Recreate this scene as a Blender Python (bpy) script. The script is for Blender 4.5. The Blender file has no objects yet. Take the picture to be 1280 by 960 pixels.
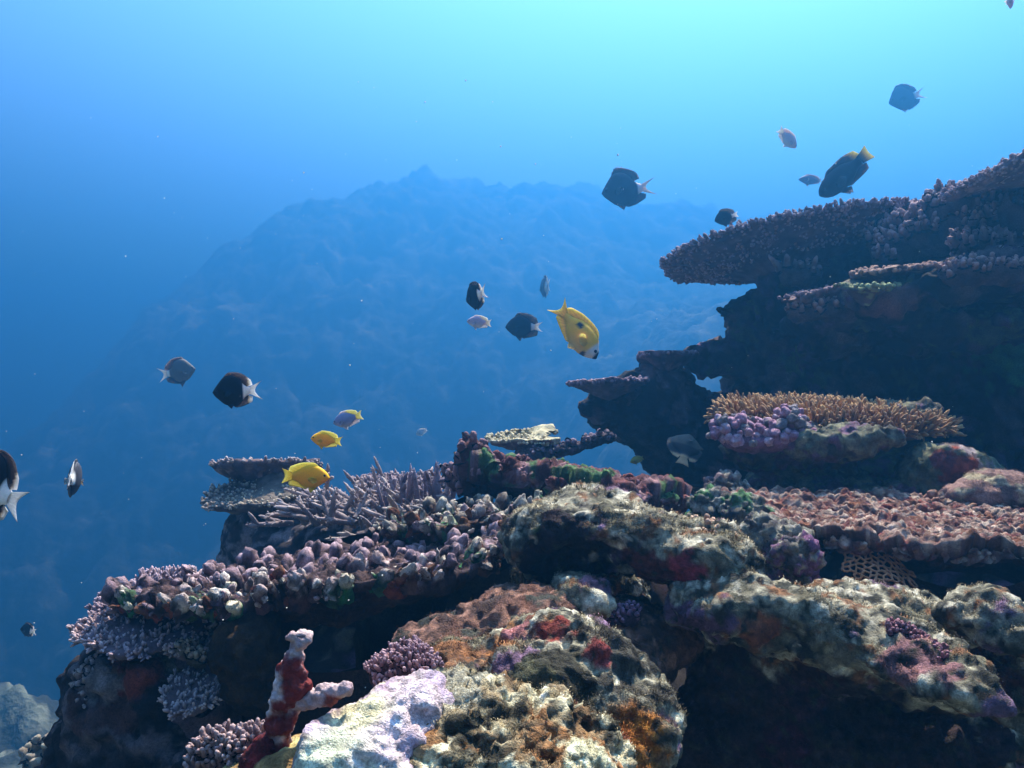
import bpy, math, random
import numpy as np
from mathutils import Vector, Matrix

C = bpy.context.scene
COL = C.collection
# ------------------------------------------------------------------ camera, sky, sun, exposure
PITCH = math.radians(4.0)
F = 1280 * 30 / 36
cam = bpy.data.cameras.new('camera'); cam.lens = 30; cam.sensor_width = 36
cam.clip_start = 0.02; cam.clip_end = 600
co = bpy.data.objects.new('camera', cam); COL.objects.link(co)
co.rotation_euler = (math.radians(90) + PITCH, 0, 0); C.camera = co

SUN_EL, SUN_AZ = 60.0, 22.0
w = bpy.data.worlds.new('World'); C.world = w; w.use_nodes = True
nt = w.node_tree; bg = nt.nodes['Background']; bg.inputs[1].default_value = 0.12
sk = nt.nodes.new('ShaderNodeTexSky'); sk.sky_type = 'NISHITA'; sk.sun_disc = False
sk.sun_elevation = math.radians(SUN_EL); sk.sun_rotation = math.radians(SUN_AZ)
nt.links.new(sk.outputs[0], bg.inputs[0])
sd = bpy.data.lights.new('sun', 'SUN'); sd.energy = 5; sd.angle = math.radians(0.5); sd.color = (1, .92, .80)
so = bpy.data.objects.new('sun', sd); COL.objects.link(so)
el, az = math.radians(SUN_EL), math.radians(SUN_AZ)
S = Vector((math.sin(az) * math.cos(el), math.cos(az) * math.cos(el), math.sin(el)))
so.rotation_euler = S.to_track_quat('Z', 'Y').to_euler()
C.view_settings.view_transform = 'Standard'; C.view_settings.look = 'None'
C.view_settings.exposure = 3.05; C.view_settings.gamma = 1
C.cycles.use_denoising = True
C.cycles.volume_bounces = 1; C.cycles.max_bounces = 5; C.cycles.diffuse_bounces = 2; C.cycles.glossy_bounces = 1

rng = np.random.default_rng(7)
random.seed(7)

# ------------------------------------------------------------------ placing
RT = np.array((1., 0, 0)); FW = np.array((0, math.cos(PITCH), math.sin(PITCH))); UP = np.array((0, -math.sin(PITCH), math.cos(PITCH)))
def P(u, v, d):
    return FW * d + RT * ((u - 640) / F * d) + UP * ((480 - v) / F * d)
def pix(p):
    x, z, d = p @ RT, p @ UP, p @ FW
    return 640 + x / d * F, 480 - z / d * F, d

# ------------------------------------------------------------------ noise
def _hash(ix, iy, iz, s):
    h = (ix * 374761393 + iy * 668265263 + iz * 2147483647 + s * 1274126177) & 0xffffffff
    h = ((h ^ (h >> 13)) * 1274126177) & 0xffffffff
    h = ((h ^ (h >> 16)) * 2246822519) & 0xffffffff
    return ((h ^ (h >> 15)) & 0xffffff).astype(np.float64) / 0xffffff
def vnoise(p, s=0):
    i = np.floor(p).astype(np.int64); f = p - i; f = f * f * f * (f * (f * 6 - 15) + 10)
    r = 0
    for dx in (0, 1):
        for dy in (0, 1):
            for dz in (0, 1):
                wgt = (f[:, 0] if dx else 1 - f[:, 0]) * (f[:, 1] if dy else 1 - f[:, 1]) * (f[:, 2] if dz else 1 - f[:, 2])
                r = r + wgt * _hash(i[:, 0] + dx, i[:, 1] + dy, i[:, 2] + dz, s)
    return r * 2 - 1
def fbm(p, scale, octv=4, s=0, gain=.5):
    a, t, r = 1., 0., 0.
    q = p * scale
    for k in range(octv):
        r = r + a * vnoise(q + 17.3 * k, s + k); t += a; a *= gain; q = q * 2.03
    return r / t * 1.5
def worley(p, scale, s=0, jit=.85):
    q = p * scale; i = np.floor(q).astype(np.int64); best = np.full(len(q), 9.)
    for dx in (-1, 0, 1):
        for dy in (-1, 0, 1):
            for dz in (-1, 0, 1):
                cx, cy, cz = i[:, 0] + dx, i[:, 1] + dy, i[:, 2] + dz
                ox = cx + .5 + jit * (_hash(cx, cy, cz, s) - .5) - q[:, 0]
                oy = cy + .5 + jit * (_hash(cx, cy, cz, s + 1) - .5) - q[:, 1]
                oz = cz + .5 + jit * (_hash(cx, cy, cz, s + 2) - .5) - q[:, 2]
                best = np.minimum(best, ox * ox + oy * oy + oz * oz)
    return np.sqrt(best)
def sstep(a, b, x):
    t = np.clip((x - a) / (b - a), 0, 1); return t * t * (3 - 2 * t)

# ------------------------------------------------------------------ mesh helpers
def build_mesh(name, v, quads=None, tris=None, col=None, smooth=True, alpha=None):
    me = bpy.data.meshes.new(name)
    v = np.asarray(v, np.float32)
    loops, starts, tot, n = [], [], [], 0
    for fa, k in ((quads, 4), (tris, 3)):
        if fa is not None and len(fa):
            fa = np.asarray(fa, np.int32)
            loops.append(fa.ravel()); starts.append(n + np.arange(len(fa), dtype=np.int32) * k); tot.append(np.full(len(fa), k, np.int32)); n += fa.size
    loops = np.concatenate(loops); starts = np.concatenate(starts); tot = np.concatenate(tot)
    me.vertices.add(len(v)); me.vertices.foreach_set('co', v.ravel())
    me.loops.add(len(loops)); me.loops.foreach_set('vertex_index', loops)
    me.polygons.add(len(starts)); me.polygons.foreach_set('loop_start', starts); me.polygons.foreach_set('loop_total', tot)
    me.update(calc_edges=True)
    me.polygons.foreach_set('use_smooth', np.full(len(starts), smooth))
    if col is not None:
        a = me.attributes.new('Col', 'FLOAT_COLOR', 'POINT')
        c = np.ones((len(v), 4), np.float32); c[:, :3] = np.clip(np.asarray(col) * (1, .94, .80), 0.003, 1); c[:, 3] = 1 if alpha is None else alpha; a.data.foreach_set('color', c.ravel())
    return me
def obj(name, me, mat, parent=None, loc=None):
    o = bpy.data.objects.new(name, me); COL.objects.link(o)
    if mat: me.materials.append(mat)
    if parent is not None: o.parent = parent
    if loc is not None: o.location = loc
    return o
def tag(o, label, cat, group=None):
    o['label'] = label; o['category'] = cat
    if group: o['group'] = group
    return o
def thing(name, loc, label, cat, group=None):
    o = bpy.data.objects.new(name, None); COL.objects.link(o); o.location = loc; o.empty_display_size = .02
    return tag(o, label, cat, group)
def normals(v, q):
    n = np.zeros_like(v)
    fn = np.cross(v[q[:, 2]] - v[q[:, 0]], v[q[:, 3]] - v[q[:, 1]]) if q.shape[1] == 4 else np.cross(v[q[:, 1]] - v[q[:, 0]], v[q[:, 2]] - v[q[:, 0]])
    for k in range(q.shape[1]):
        for c in range(3): n[:, c] += np.bincount(q[:, k], fn[:, c], len(v))
    return n / np.maximum(np.linalg.norm(n, axis=1), 1e-12)[:, None]

def surface_nets(f, org, h):
    nx, ny, nz = f.shape
    ins = f < 0
    cs = [(i, j, k) for i in (0, 1) for j in (0, 1) for k in (0, 1)]
    cnt = np.zeros((nx - 1, ny - 1, nz - 1), np.int8)
    for i, j, k in cs: cnt += ins[i:nx - 1 + i, j:ny - 1 + j, k:nz - 1 + k]
    act = (cnt > 0) & (cnt < 8)
    idx = np.full(act.shape, -1, np.int32); ci = np.argwhere(act); idx[act] = np.arange(len(ci))
    vals = {c: f[ci[:, 0] + c[0], ci[:, 1] + c[1], ci[:, 2] + c[2]] for c in cs}
    acc = np.zeros((len(ci), 3)); num = np.zeros(len(ci))
    for a in cs:
        for ax in range(3):
            if a[ax] == 0:
                b = list(a); b[ax] = 1; b = tuple(b)
                fa, fb = vals[a], vals[b]; m = (fa < 0) != (fb < 0)
                t = np.where(m, fa / np.where(m, fa - fb, 1), 0)
                pt = np.tile(np.array(a, float), (len(ci), 1)); pt[:, ax] = t
                acc += pt * m[:, None]; num += m
    v = (ci + acc / num[:, None]) * h + org
    quads = []
    for ax in range(3):
        o1, o2 = [(1, 2), (2, 0), (0, 1)][ax]
        sl0 = [slice(1, n - 1) for n in f.shape]; sl1 = list(sl0)
        sl0[ax] = slice(0, f.shape[ax] - 1); sl1[ax] = slice(1, f.shape[ax])
        A, B = ins[tuple(sl0)], ins[tuple(sl1)]
        e = np.argwhere(A != B)
        base = e.copy(); base[:, o1] += 1; base[:, o2] += 1
        fl = A[tuple(e.T)]
        def g(d1, d2):
            c = base.copy(); c[:, o1] += d1; c[:, o2] += d2; return idx[c[:, 0], c[:, 1], c[:, 2]]
        q = np.stack([g(-1, -1), g(0, -1), g(0, 0), g(-1, 0)], 1)
        q[~fl] = q[~fl][:, ::-1]
        quads.append(q)
    return v, np.concatenate(quads)

def E(u, v, d, ru, rv, rd, sub=False):
    return ('e', P(u, v, d), np.array((ru * d / F, rd, rv * d / F)), sub)
def EW(c, r, sub=False): return ('e', np.array(c, float), np.array(r, float), sub)
def K(u0, v0, d0, u1, v1, d1, r0, r1):
    return ('c', P(u0, v0, d0), P(u1, v1, d1), (r0 * d0 / F, r1 * d1 / F), False)
def rock(prims, h, k=.02, disp=(), warp=(0, 1)):
    lo = np.full(3, 9e9); hi = -lo
    for p in prims:
        if p[-1]: continue
        if p[0] == 'e': a, b = p[1] - p[2], p[1] + p[2]
        else:
            r = max(p[3]); a, b = np.minimum(p[1], p[2]) - r, np.maximum(p[1], p[2]) + r
        lo = np.minimum(lo, a); hi = np.maximum(hi, b)
    lo -= 4 * h + k; hi += 4 * h + k
    n = np.ceil((hi - lo) / h).astype(int) + 1
    X, Y, Z = np.meshgrid(*[(lo[i] + np.arange(n[i]) * h).astype(np.float32) for i in range(3)], indexing='ij')
    f = None
    for p in prims:
        if p[0] == 'e':
            c, r = p[1].astype(np.float32), p[2].astype(np.float32)
            x, y, z = X - c[0], Y - c[1], Z - c[2]
            k0 = np.sqrt((x / r[0]) ** 2 + (y / r[1]) ** 2 + (z / r[2]) ** 2)
            k1 = np.sqrt((x / r[0] ** 2) ** 2 + (y / r[1] ** 2) ** 2 + (z / r[2] ** 2) ** 2)
            d = k0 * (k0 - 1) / np.maximum(k1, 1e-6)
        else:
            a, b = p[1], p[2]; ab = b - a; L = ab @ ab
            t = np.clip(((X - a[0]) * ab[0] + (Y - a[1]) * ab[1] + (Z - a[2]) * ab[2]) / L, 0, 1)
            d = np.sqrt((X - a[0] - t * ab[0]) ** 2 + (Y - a[1] - t * ab[1]) ** 2 + (Z - a[2] - t * ab[2]) ** 2) - (p[3][0] + t * (p[3][1] - p[3][0]))
        if f is None: f = d; continue
        if p[-1]:
            hh = np.maximum(k - np.abs(f + d), 0) / k; f = np.maximum(f, -d) + hh * hh * k * .25
        else:
            hh = np.maximum(k - np.abs(f - d), 0) / k; f = np.minimum(f, d) - hh * hh * k * .25
    f[0] = f[-1] = 1; f[:, 0] = f[:, -1] = 1; f[:, :, 0] = f[:, :, -1] = 1
    v, q = surface_nets(f.astype(np.float64), lo, h)
    return displace(v, q, disp) + (q,)
def displace(v, q, disp):
    for kind, scale, amp, s in disp:
        n = normals(v, q)
        if kind == 'f': a = fbm(v, scale, 3, s)
        elif kind == 'r': a = 1 - 2 * np.abs(fbm(v, scale, 3, s))           # ridges
        elif kind == 'w': a = 1 - 1.6 * worley(v, scale, s)                  # round lumps
        elif kind == 'h': a = np.minimum(worley(v, scale, s) * 2.2, 1) - 1   # pits
        elif kind == 'x': v = v + amp * np.stack([fbm(v, scale, 2, s), fbm(v, scale, 2, s + 9), fbm(v, scale, 2, s + 18)], 1); continue
        v = v + n * (amp * a)[:, None]
    return (v,)

class Paint:
    def __init__(s, v, base, alt, scale, seed=0):
        s.v = v; t = sstep(-.5, .5, fbm(v, scale, 4, seed))[:, None]
        s.c = np.array(base) * (1 - t) + np.array(alt) * t
    def mix(s, m, col): s.c = s.c * (1 - m[:, None]) + np.array(col) * m[:, None]; return s
    def patch(s, col, scale, th, soft=.08, seed=1): return s.mix(sstep(th - soft, th + soft, fbm(s.v, scale, 4, seed)), col)
    def spots(s, col, scale, r, soft=.08, seed=2): return s.mix(1 - sstep(r - soft, r + soft, worley(s.v, scale, seed)), col)
    def at(s, c, r, col, rag=.5, scale=60, seed=3, soft=.15):
        u0, v0, _ = pix(c); u_, v_, d_ = pix(s.v); near = np.hypot(u_ - u0, v_ - v0) < 9      # settle the patch's centre on the surface
        if near.any(): i_ = np.where(near)[0]; c = s.v[i_[np.argmin(d_[i_])]]
        d = np.linalg.norm((s.v - c) , axis=1) / r + rag * fbm(s.v, scale, 4, seed)
        return s.mix(1 - sstep(1 - soft, 1 + soft, d), col)
    def speck(s, amt, scale, seed=4): s.c = s.c * np.exp(amt * fbm(s.v, scale, 3, seed))[:, None]; return s

# ------------------------------------------------------------------ materials
def reef_mat(name, rough=.9, spec=.2, s1=180, s2=600, var=.6, bump=.8, bdist=.005, vor=0):
    m = bpy.data.materials.new(name); m.use_nodes = True
    t = m.node_tree; N = t.nodes; Lk = t.links
    b = N['Principled BSDF']; b.inputs['Roughness'].default_value = rough; b.inputs['Specular IOR Level'].default_value = spec
    at = N.new('ShaderNodeAttribute'); at.attribute_name = 'Col'
    tc = N.new('ShaderNodeTexCoord')
    def noise(sc, det):
        n = N.new('ShaderNodeTexNoise'); n.inputs['Scale'].default_value = sc; n.inputs['Detail'].default_value = det
        n.inputs['Roughness'].default_value = .65; Lk.new(tc.outputs['Object'], n.inputs['Vector']); return n
    n1, n2 = noise(s1, 6), noise(s2, 3)
    ad = N.new('ShaderNodeMath'); ad.operation = 'ADD'; Lk.new(n1.outputs['Fac'], ad.inputs[0]); Lk.new(n2.outputs['Fac'], ad.inputs[1])
    mr = N.new('ShaderNodeMapRange'); mr.inputs[1].default_value = .65; mr.inputs[2].default_value = 1.35
    mr.inputs[3].default_value = 1 - var; mr.inputs[4].default_value = 1 + var; Lk.new(ad.outputs[0], mr.inputs[0])
    mx = N.new('ShaderNodeMix'); mx.data_type = 'RGBA'; mx.blend_type = 'MULTIPLY'; mx.inputs[0].default_value = 1
    Lk.new(at.outputs['Color'], mx.inputs[6]); Lk.new(mr.outputs[0], mx.inputs[7])
    Lk.new(mx.outputs[2], b.inputs['Base Color'])
    hsrc = ad.outputs[0]
    if vor:
        vo = N.new('ShaderNodeTexVoronoi'); vo.inputs['Scale'].default_value = vor; Lk.new(tc.outputs['Object'], vo.inputs['Vector'])
        sb = N.new('ShaderNodeMath'); sb.operation = 'SUBTRACT'; Lk.new(hsrc, sb.inputs[0]); Lk.new(vo.outputs['Distance'], sb.inputs[1]); hsrc = sb.outputs[0]
    bp = N.new('ShaderNodeBump'); bp.inputs['Strength'].default_value = bump; bp.inputs['Distance'].default_value = bdist
    Lk.new(hsrc, bp.inputs['Height']); Lk.new(bp.outputs[0], b.inputs['Normal'])
    return m
M_ROCK = reef_mat('encrusted_rock')
M_ROCK2 = reef_mat('algae_rock', s1=260, s2=900, var=.7, bump=.9, bdist=.005)
M_CORAL = reef_mat('coral_skeleton', s1=300, s2=900, var=.3, bump=.5, bdist=.002, vor=420)
M_FAR = reef_mat('seabed_rock', s1=1.2, s2=5, var=.45, bump=.4, bdist=.2)
M_TURF = reef_mat('turf_algae', s1=90, s2=300, var=.35, bump=0)
M_FISH = reef_mat('fish_skin', rough=.6, spec=.12, s1=90, s2=400, var=.12, bump=.12, bdist=.001, vor=500)
_b = M_FISH.node_tree.nodes['Principled BSDF']; _b.inputs['Subsurface Weight'].default_value = .35; _b.inputs['Subsurface Radius'].default_value = (1, .8, .6); _b.inputs['Subsurface Scale'].default_value = .012
_t = M_FISH.node_tree; _t.links.new([n for n in _t.nodes if n.type == 'ATTRIBUTE'][0].outputs['Alpha'], _t.nodes['Principled BSDF'].inputs['Alpha'])
M_EYE = bpy.data.materials.new('fish_eye'); M_EYE.use_nodes = True
M_EYE.node_tree.nodes['Principled BSDF'].inputs['Base Color'].default_value = (.01, .01, .012, 1); M_EYE.node_tree.nodes['Principled BSDF'].inputs['Roughness'].default_value = .2

# ------------------------------------------------------------------ generic builders
def rock_thing(name, label, cat, prims, h, k, disp, paint, mat=None, turf=None, group=None, kind=None, part=None):
    v, q = rock(prims, h, k, disp)
    c = paint(v).c
    loc = np.array(((v[:, 0].min() + v[:, 0].max()) / 2, (v[:, 1].min() + v[:, 1].max()) / 2, v[:, 2].min()))
    o = obj(name, build_mesh(name, v - loc, q, col=c), mat or M_ROCK, loc=loc)
    if kind: o['kind'] = kind; o['label'] = label
    else: tag(o, label, cat, group)
    if turf: add_turf(o, v, q, c, loc, *turf)
    return o, v, q
TN, TL = 2.6, .30
def add_turf(parent, v, q, c, loc, n, length, nz=.35, colf=1.1, th=.02):
    nm = normals(v, q)
    ok = np.where((nm[:, 2] > nz) & (fbm(v, 28, 3, 77) > th))[0]
    if not len(ok): return
    n = int(n * TN); length *= TL; pick = rng.choice(ok, n)
    p = v[pick] + rng.normal(0, .0012, (n, 3)); d = nm[pick] + rng.normal(0, .45, (n, 3)); d /= np.linalg.norm(d, axis=1)[:, None]
    s = np.cross(d, rng.normal(0, 1, (n, 3))); s /= np.linalg.norm(s, axis=1)[:, None]
    L = length * rng.uniform(.4, 1.2, n)[:, None]; wd = length * .075
    vv = np.stack([p - s * wd - d * .001, p + s * wd - d * .001, p + d * L * .6 + s * wd * .5 + rng.normal(0, length * .1, (n, 3)), p + d * L + rng.normal(0, length * .2, (n, 3))], 1).reshape(-1, 3)
    b = np.arange(n) * 4
    tr = np.concatenate([np.stack([b, b + 1, b + 2], 1), np.stack([b, b + 2, b + 3], 1)])
    cc = np.repeat(np.clip(c[pick] * colf * rng.uniform(.75, 1.25, (n, 1)) + .005, 0, .7), 4, 0)
    me = build_mesh('turf_algae', vv - loc, tris=tr, col=cc); me.normals_split_custom_set_from_vertices(np.repeat(nm[pick], 4, 0).tolist())
    o = obj('turf_algae', me, M_TURF, parent); o['kind'] = 'stuff'

def tubes(bases, dirs, lens, rads, sides=7, prof=((0, 1.1), (.3, 1), (.65, .9), (.88, .68), (1, .25)), bend=.15):
    n = len(bases); bases = np.asarray(bases, float); dirs = np.asarray(dirs, float)
    dirs = dirs / np.linalg.norm(dirs, axis=1)[:, None]
    a = np.cross(dirs, rng.normal(0, 1, (n, 3))); a /= np.linalg.norm(a, axis=1)[:, None]; b = np.cross(dirs, a)
    lens = np.broadcast_to(lens, (n,)).astype(float); rads = np.broadcast_to(rads, (n,)).astype(float)
    th = np.arange(sides) / sides * 2 * np.pi
    vs, ts = [], []
    for t, r in prof:
        c = bases + dirs * (lens * t)[:, None] + a * (lens * bend * t * t)[:, None]
        ring = c[:, None, :] + (rads * r)[:, None, None] * (np.cos(th)[None, :, None] * a[:, None, :] + np.sin(th)[None, :, None] * b[:, None, :])
        vs.append(ring); ts.append(np.full((n, sides), t))
    tip = bases + dirs * (lens * (prof[-1][0] + .04))[:, None] + a * (lens * bend)[:, None]
    nr = len(prof)
    V = np.concatenate([np.stack(vs, 1).reshape(n, nr * sides, 3), tip[:, None, :]], 1)
    T = np.concatenate([np.stack(ts, 1).reshape(n, nr * sides), np.ones((n, 1))], 1)
    q = []
    for r in range(nr - 1):
        for k in range(sides):
            q.append((r * sides + k, r * sides + (k + 1) % sides, (r + 1) * sides + (k + 1) % sides, (r + 1) * sides + k))
    tr = [((nr - 1) * sides + k, (nr - 1) * sides + (k + 1) % sides, nr * sides) for k in range(sides)]
    nv = nr * sides + 1; off = (np.arange(n) * nv)[:, None, None]
    return V.reshape(-1, 3), (np.array(q)[None] + off).reshape(-1, 4), (np.array(tr)[None] + off).reshape(-1, 3), T.ravel(), np.repeat(np.arange(n), nv)

def frame(normal, roll=None):
    n = np.array(normal, float); n /= np.linalg.norm(n)
    e1 = np.array((1., 0, 0)) - n * n[0]; e1 /= np.linalg.norm(e1); e2 = np.cross(n, e1)
    return e1, e2, n
class Plate:
    """an irregular coral plate: rim outline, dished top, underside that thickens to the stalk"""
    def __init__(s, c, normal, rx, ry, rim=.008, mid=.04, dish=.02, ang=0, seed=0, rag=.14, nr=26, nt=150, lump=.004, bump=None, lobes=4):
        s.c = np.array(c); s.e1, s.e2, s.n = frame(normal); s.rx, s.ry, s.rim, s.mid, s.dish, s.seed, s.rag, s.lobes = rx, ry, rim, mid, dish, seed, rag, lobes
        ca, sa = math.cos(ang), math.sin(ang); s.e1, s.e2 = s.e1 * ca + s.e2 * sa, s.e2 * ca - s.e1 * sa
        th = np.arange(nt) / nt * 2 * np.pi; R = s.R(th)
        rho = np.linspace(0, 1, nr + 1)[1:] ** .8
        def ring(side):
            out = [(s.c + s.n * (s.h_top(0) if side > 0 else s.h_bot(np.zeros(1))[0]))[None]]
            for r in rho:
                x, y = r * R * np.cos(th) * rx, r * R * np.sin(th) * ry
                hh = s.h_top(r) if side > 0 else s.h_bot(np.array([r]))[0]
                out.append(s.c + x[:, None] * s.e1 + y[:, None] * s.e2 + hh * s.n)
            return np.concatenate(out)
        top, bot = ring(1), ring(-1); nb = len(top)
        V = np.concatenate([top, bot]); q, t = [], []
        k = np.arange(nt); k1 = (k + 1) % nt
        t.append(np.stack([np.zeros(nt, int), 1 + k, 1 + k1], 1)); t.append(np.stack([np.full(nt, nb), nb + 1 + k1, nb + 1 + k], 1))
        for r in range(nr - 1):
            a = 1 + r * nt
            q.append(np.stack([a + k, a + nt + k, a + nt + k1, a + k1], 1)); q.append(np.stack([nb + a + k, nb + a + k1, nb + a + nt + k1, nb + a + nt + k], 1))
        a = 1 + (nr - 1) * nt
        q.append(np.stack([a + k, nb + a + k, nb + a + k1, a + k1], 1))
        s.q = np.concatenate(q); s.t = np.concatenate(t)
        nn = normals(V, s.q)
        s.v = V + nn * (lump * fbm(V, 45, 4, seed))[:, None] + s.n * (lump * 2.2 * fbm(V, 11, 2, seed + 5))[:, None]
        if bump:
            tm = np.concatenate([np.ones(nb), np.zeros(len(V) - nb)])
            for sc, am in bump: s.v = s.v + (nn * .4 + s.n * .6) * (tm * am * np.maximum(0, 1 - (1.25 * worley(s.v, sc, seed)) ** 2))[:, None]
            s.v = s.v + nn * (.0025 * fbm(s.v, 160, 3, seed))[:, None]
    def R(s, th):
        p = np.stack([np.cos(th) * s.lobes * .4, np.sin(th) * s.lobes * .4, np.full_like(th, s.seed * 3.7)], 1)
        p2 = np.stack([np.cos(th) * 7, np.sin(th) * 7, np.full_like(th, s.seed * 1.7)], 1)
        return 1 + s.rag * (1.3 * vnoise(p, s.seed) + .5 * vnoise(p2, s.seed + 3))
    def h_top(s, r): return s.dish * r * r
    def h_bot(s, r): return s.dish * r * r - s.rim - s.mid * (1 - r) ** 1.3
    def points(s, spacing, jit=.45, rmin=0, rmax=1, f=None):
        g = []
        nx, ny = int(s.rx * 1.4 / spacing) + 1, int(s.ry * 1.4 / spacing) + 1
        X, Y = np.meshgrid(np.arange(-nx, nx + 1) * spacing, np.arange(-ny, ny + 1) * spacing)
        X = X + (np.arange(X.shape[0]) % 2)[:, None] * spacing * .5
        X = (X + rng.uniform(-jit, jit, X.shape) * spacing).ravel(); Y = (Y + rng.uniform(-jit, jit, Y.shape) * spacing).ravel()
        th = np.arctan2(Y / s.ry, X / s.rx); rho = np.hypot(X / s.rx, Y / s.ry) / s.R(th)
        m = (rho < rmax) & (rho >= rmin)
        X, Y, th, rho = X[m], Y[m], th[m], rho[m]
        p = s.c + X[:, None] * s.e1 + Y[:, None] * s.e2 + s.h_top(rho)[:, None] * s.n
        p = p + s.n * (.004 * 2.2 * fbm(p, 11, 2, s.seed + 5))[:, None] * 0
        out = np.cos(th)[:, None] * s.e1 + np.sin(th)[:, None] * s.e2
        return p, out, rho
    def rim_points(s, n, dr=1.0):
        th = np.sort(rng.uniform(0, 2 * np.pi, n)); R = s.R(th) * dr
        p = s.c + (R * np.cos(th) * s.rx)[:, None] * s.e1 + (R * np.sin(th) * s.ry)[:, None] * s.e2 + (s.dish - s.rim * .5) * s.n
        return p, np.cos(th)[:, None] * s.e1 + np.sin(th)[:, None] * s.e2

def stalk_mesh(top, bot, r0, r1, seed=0, lump=.01, nr=14, nt=36):
    top, bot = np.array(top), np.array(bot); ax = bot - top; e1, e2, n = frame(ax / np.linalg.norm(ax))
    th = np.arange(nt) / nt * 2 * np.pi; V = []
    for i in range(nr + 1):
        t = i / nr; r = r0 + (r1 - r0) * (1 - (1 - t) ** 2)
        V.append(top + ax * t + r * (np.cos(th)[:, None] * e1 + np.sin(th)[:, None] * e2))
    V = np.concatenate(V); k = np.arange(nt); k1 = (k + 1) % nt
    q = np.concatenate([np.stack([i * nt + k, i * nt + k1, (i + 1) * nt + k1, (i + 1) * nt + k], 1) for i in range(nr)])
    V = V + normals(V, q) * (lump * (fbm(V, 18, 4, seed) + .5 * fbm(V, 60, 3, seed + 2)))[:, None]
    return V, q

def table_coral(name, label, cat, plate, spacing, length, radius, cols, group=None, stalk=None, lean=.5, forks=2, rimn=0, under=(.06, .05, .06), topc=None, seed=0, prof=None, rimlen=1.0, up=(0, 0, 1), mat=None, rmin=0, spread=.22, side=0):
    """cols: branchlet base colour, tip colour"""
    loc = plate.c - plate.n * .05
    root = thing(name, loc, label, cat, group)
    topc = cols[0] if topc is None else topc
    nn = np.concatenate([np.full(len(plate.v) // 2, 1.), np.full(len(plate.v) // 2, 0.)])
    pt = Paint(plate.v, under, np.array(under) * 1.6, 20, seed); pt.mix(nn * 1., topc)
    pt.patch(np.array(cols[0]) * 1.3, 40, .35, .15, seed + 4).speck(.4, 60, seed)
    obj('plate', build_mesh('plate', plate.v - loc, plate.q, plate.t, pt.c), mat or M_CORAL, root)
    if stalk is not None:
        sv, sq = stalk_mesh(*stalk, seed=seed)
        obj('stalk', build_mesh('stalk', sv - loc, sq, col=Paint(sv, under, np.array(under) * 2, 30, seed).speck(.4, 70).c), M_ROCK2, root)
    p, out, rho = plate.points(spacing, rmin=rmin)
    upv = np.array(up)
    d = upv + out * (lean * rho ** 2)[:, None] + rng.normal(0, spread, p.shape)
    ln = length * rng.uniform(.55, 1.25, len(p)); rd = radius * rng.uniform(.75, 1.2, len(p))
    B, D, L, R_ = [p - plate.n * .004], [d], [ln], [rd]
    if rimn:
        rp, ro = plate.rim_points(rimn)
        B.append(rp - ro * .004); D.append(ro + upv * rng.uniform(.1, .9, (rimn, 1)) + rng.normal(0, .2, ro.shape)); L.append(length * rimlen * rng.uniform(.6, 1.2, rimn)); R_.append(radius * rng.uniform(.7, 1.1, rimn))
    if side:                                                             # branchlets down the outer flank
        th = rng.uniform(0, 2 * np.pi, side); rr = 1 - .5 * rng.random(side) ** 1.5; R0 = plate.R(th) * rr
        fp = plate.c + (R0 * np.cos(th) * plate.rx)[:, None] * plate.e1 + (R0 * np.sin(th) * plate.ry)[:, None] * plate.e2 + plate.h_bot(rr)[:, None] * plate.n
        fo = np.cos(th)[:, None] * plate.e1 + np.sin(th)[:, None] * plate.e2
        B.append(fp + .004 * plate.n); D.append(fo + plate.n * rng.uniform(-.5, .5, (side, 1)) + rng.normal(0, .2, fo.shape)); L.append(length * .6 * rng.uniform(.6, 1.2, side)); R_.append(radius * rng.uniform(.7, 1.1, side))
    B, D, L, R_ = np.concatenate(B), np.concatenate(D), np.concatenate(L), np.concatenate(R_)
    D = D / np.linalg.norm(D, axis=1)[:, None]
    b2, d2, l2, r2 = [B], [D], [L], [R_]
    for f in range(forks):
        m = rng.random(len(B)) < .75
        t = rng.uniform(.25, .7, m.sum())[:, None]
        b2.append(B[m] + D[m] * L[m][:, None] * t); d2.append(D[m] + rng.normal(0, .75, (m.sum(), 3))); l2.append(L[m] * rng.uniform(.35, .6, m.sum())); r2.append(R_[m] * .72)
    kw = {} if prof is None else {'prof': prof}
    v, q, t, tt, ids = tubes(np.concatenate(b2), np.concatenate(d2), np.concatenate(l2), np.concatenate(r2), 6, **kw)
    v = v + .18 * radius * np.stack([vnoise(v / radius * 1.3, 1), vnoise(v / radius * 1.3, 2), vnoise(v / radius * 1.3, 3)], 1)
    c = np.array(cols[0]) * (1 - tt[:, None] ** 2) + np.array(cols[1]) * tt[:, None] ** 2
    pb = Paint(v, (1, 1, 1), (.75, .72, .8), 14, seed); c = c * pb.c
    c = c * rng.uniform(.75, 1.2, ids.max() + 1)[ids][:, None]
    if len(cols) > 2:
        for kcol, th, sd_ in cols[2]:
            m = sstep(th - .12, th + .12, fbm(v, 22, 3, sd_)); c = c * (1 - m[:, None]) + np.array(kcol) * m[:, None]
    o = obj('branchlets', build_mesh('branchlets', v - loc, q, t, c), mat or M_CORAL, root); o['kind'] = 'stuff'
    return root

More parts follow.
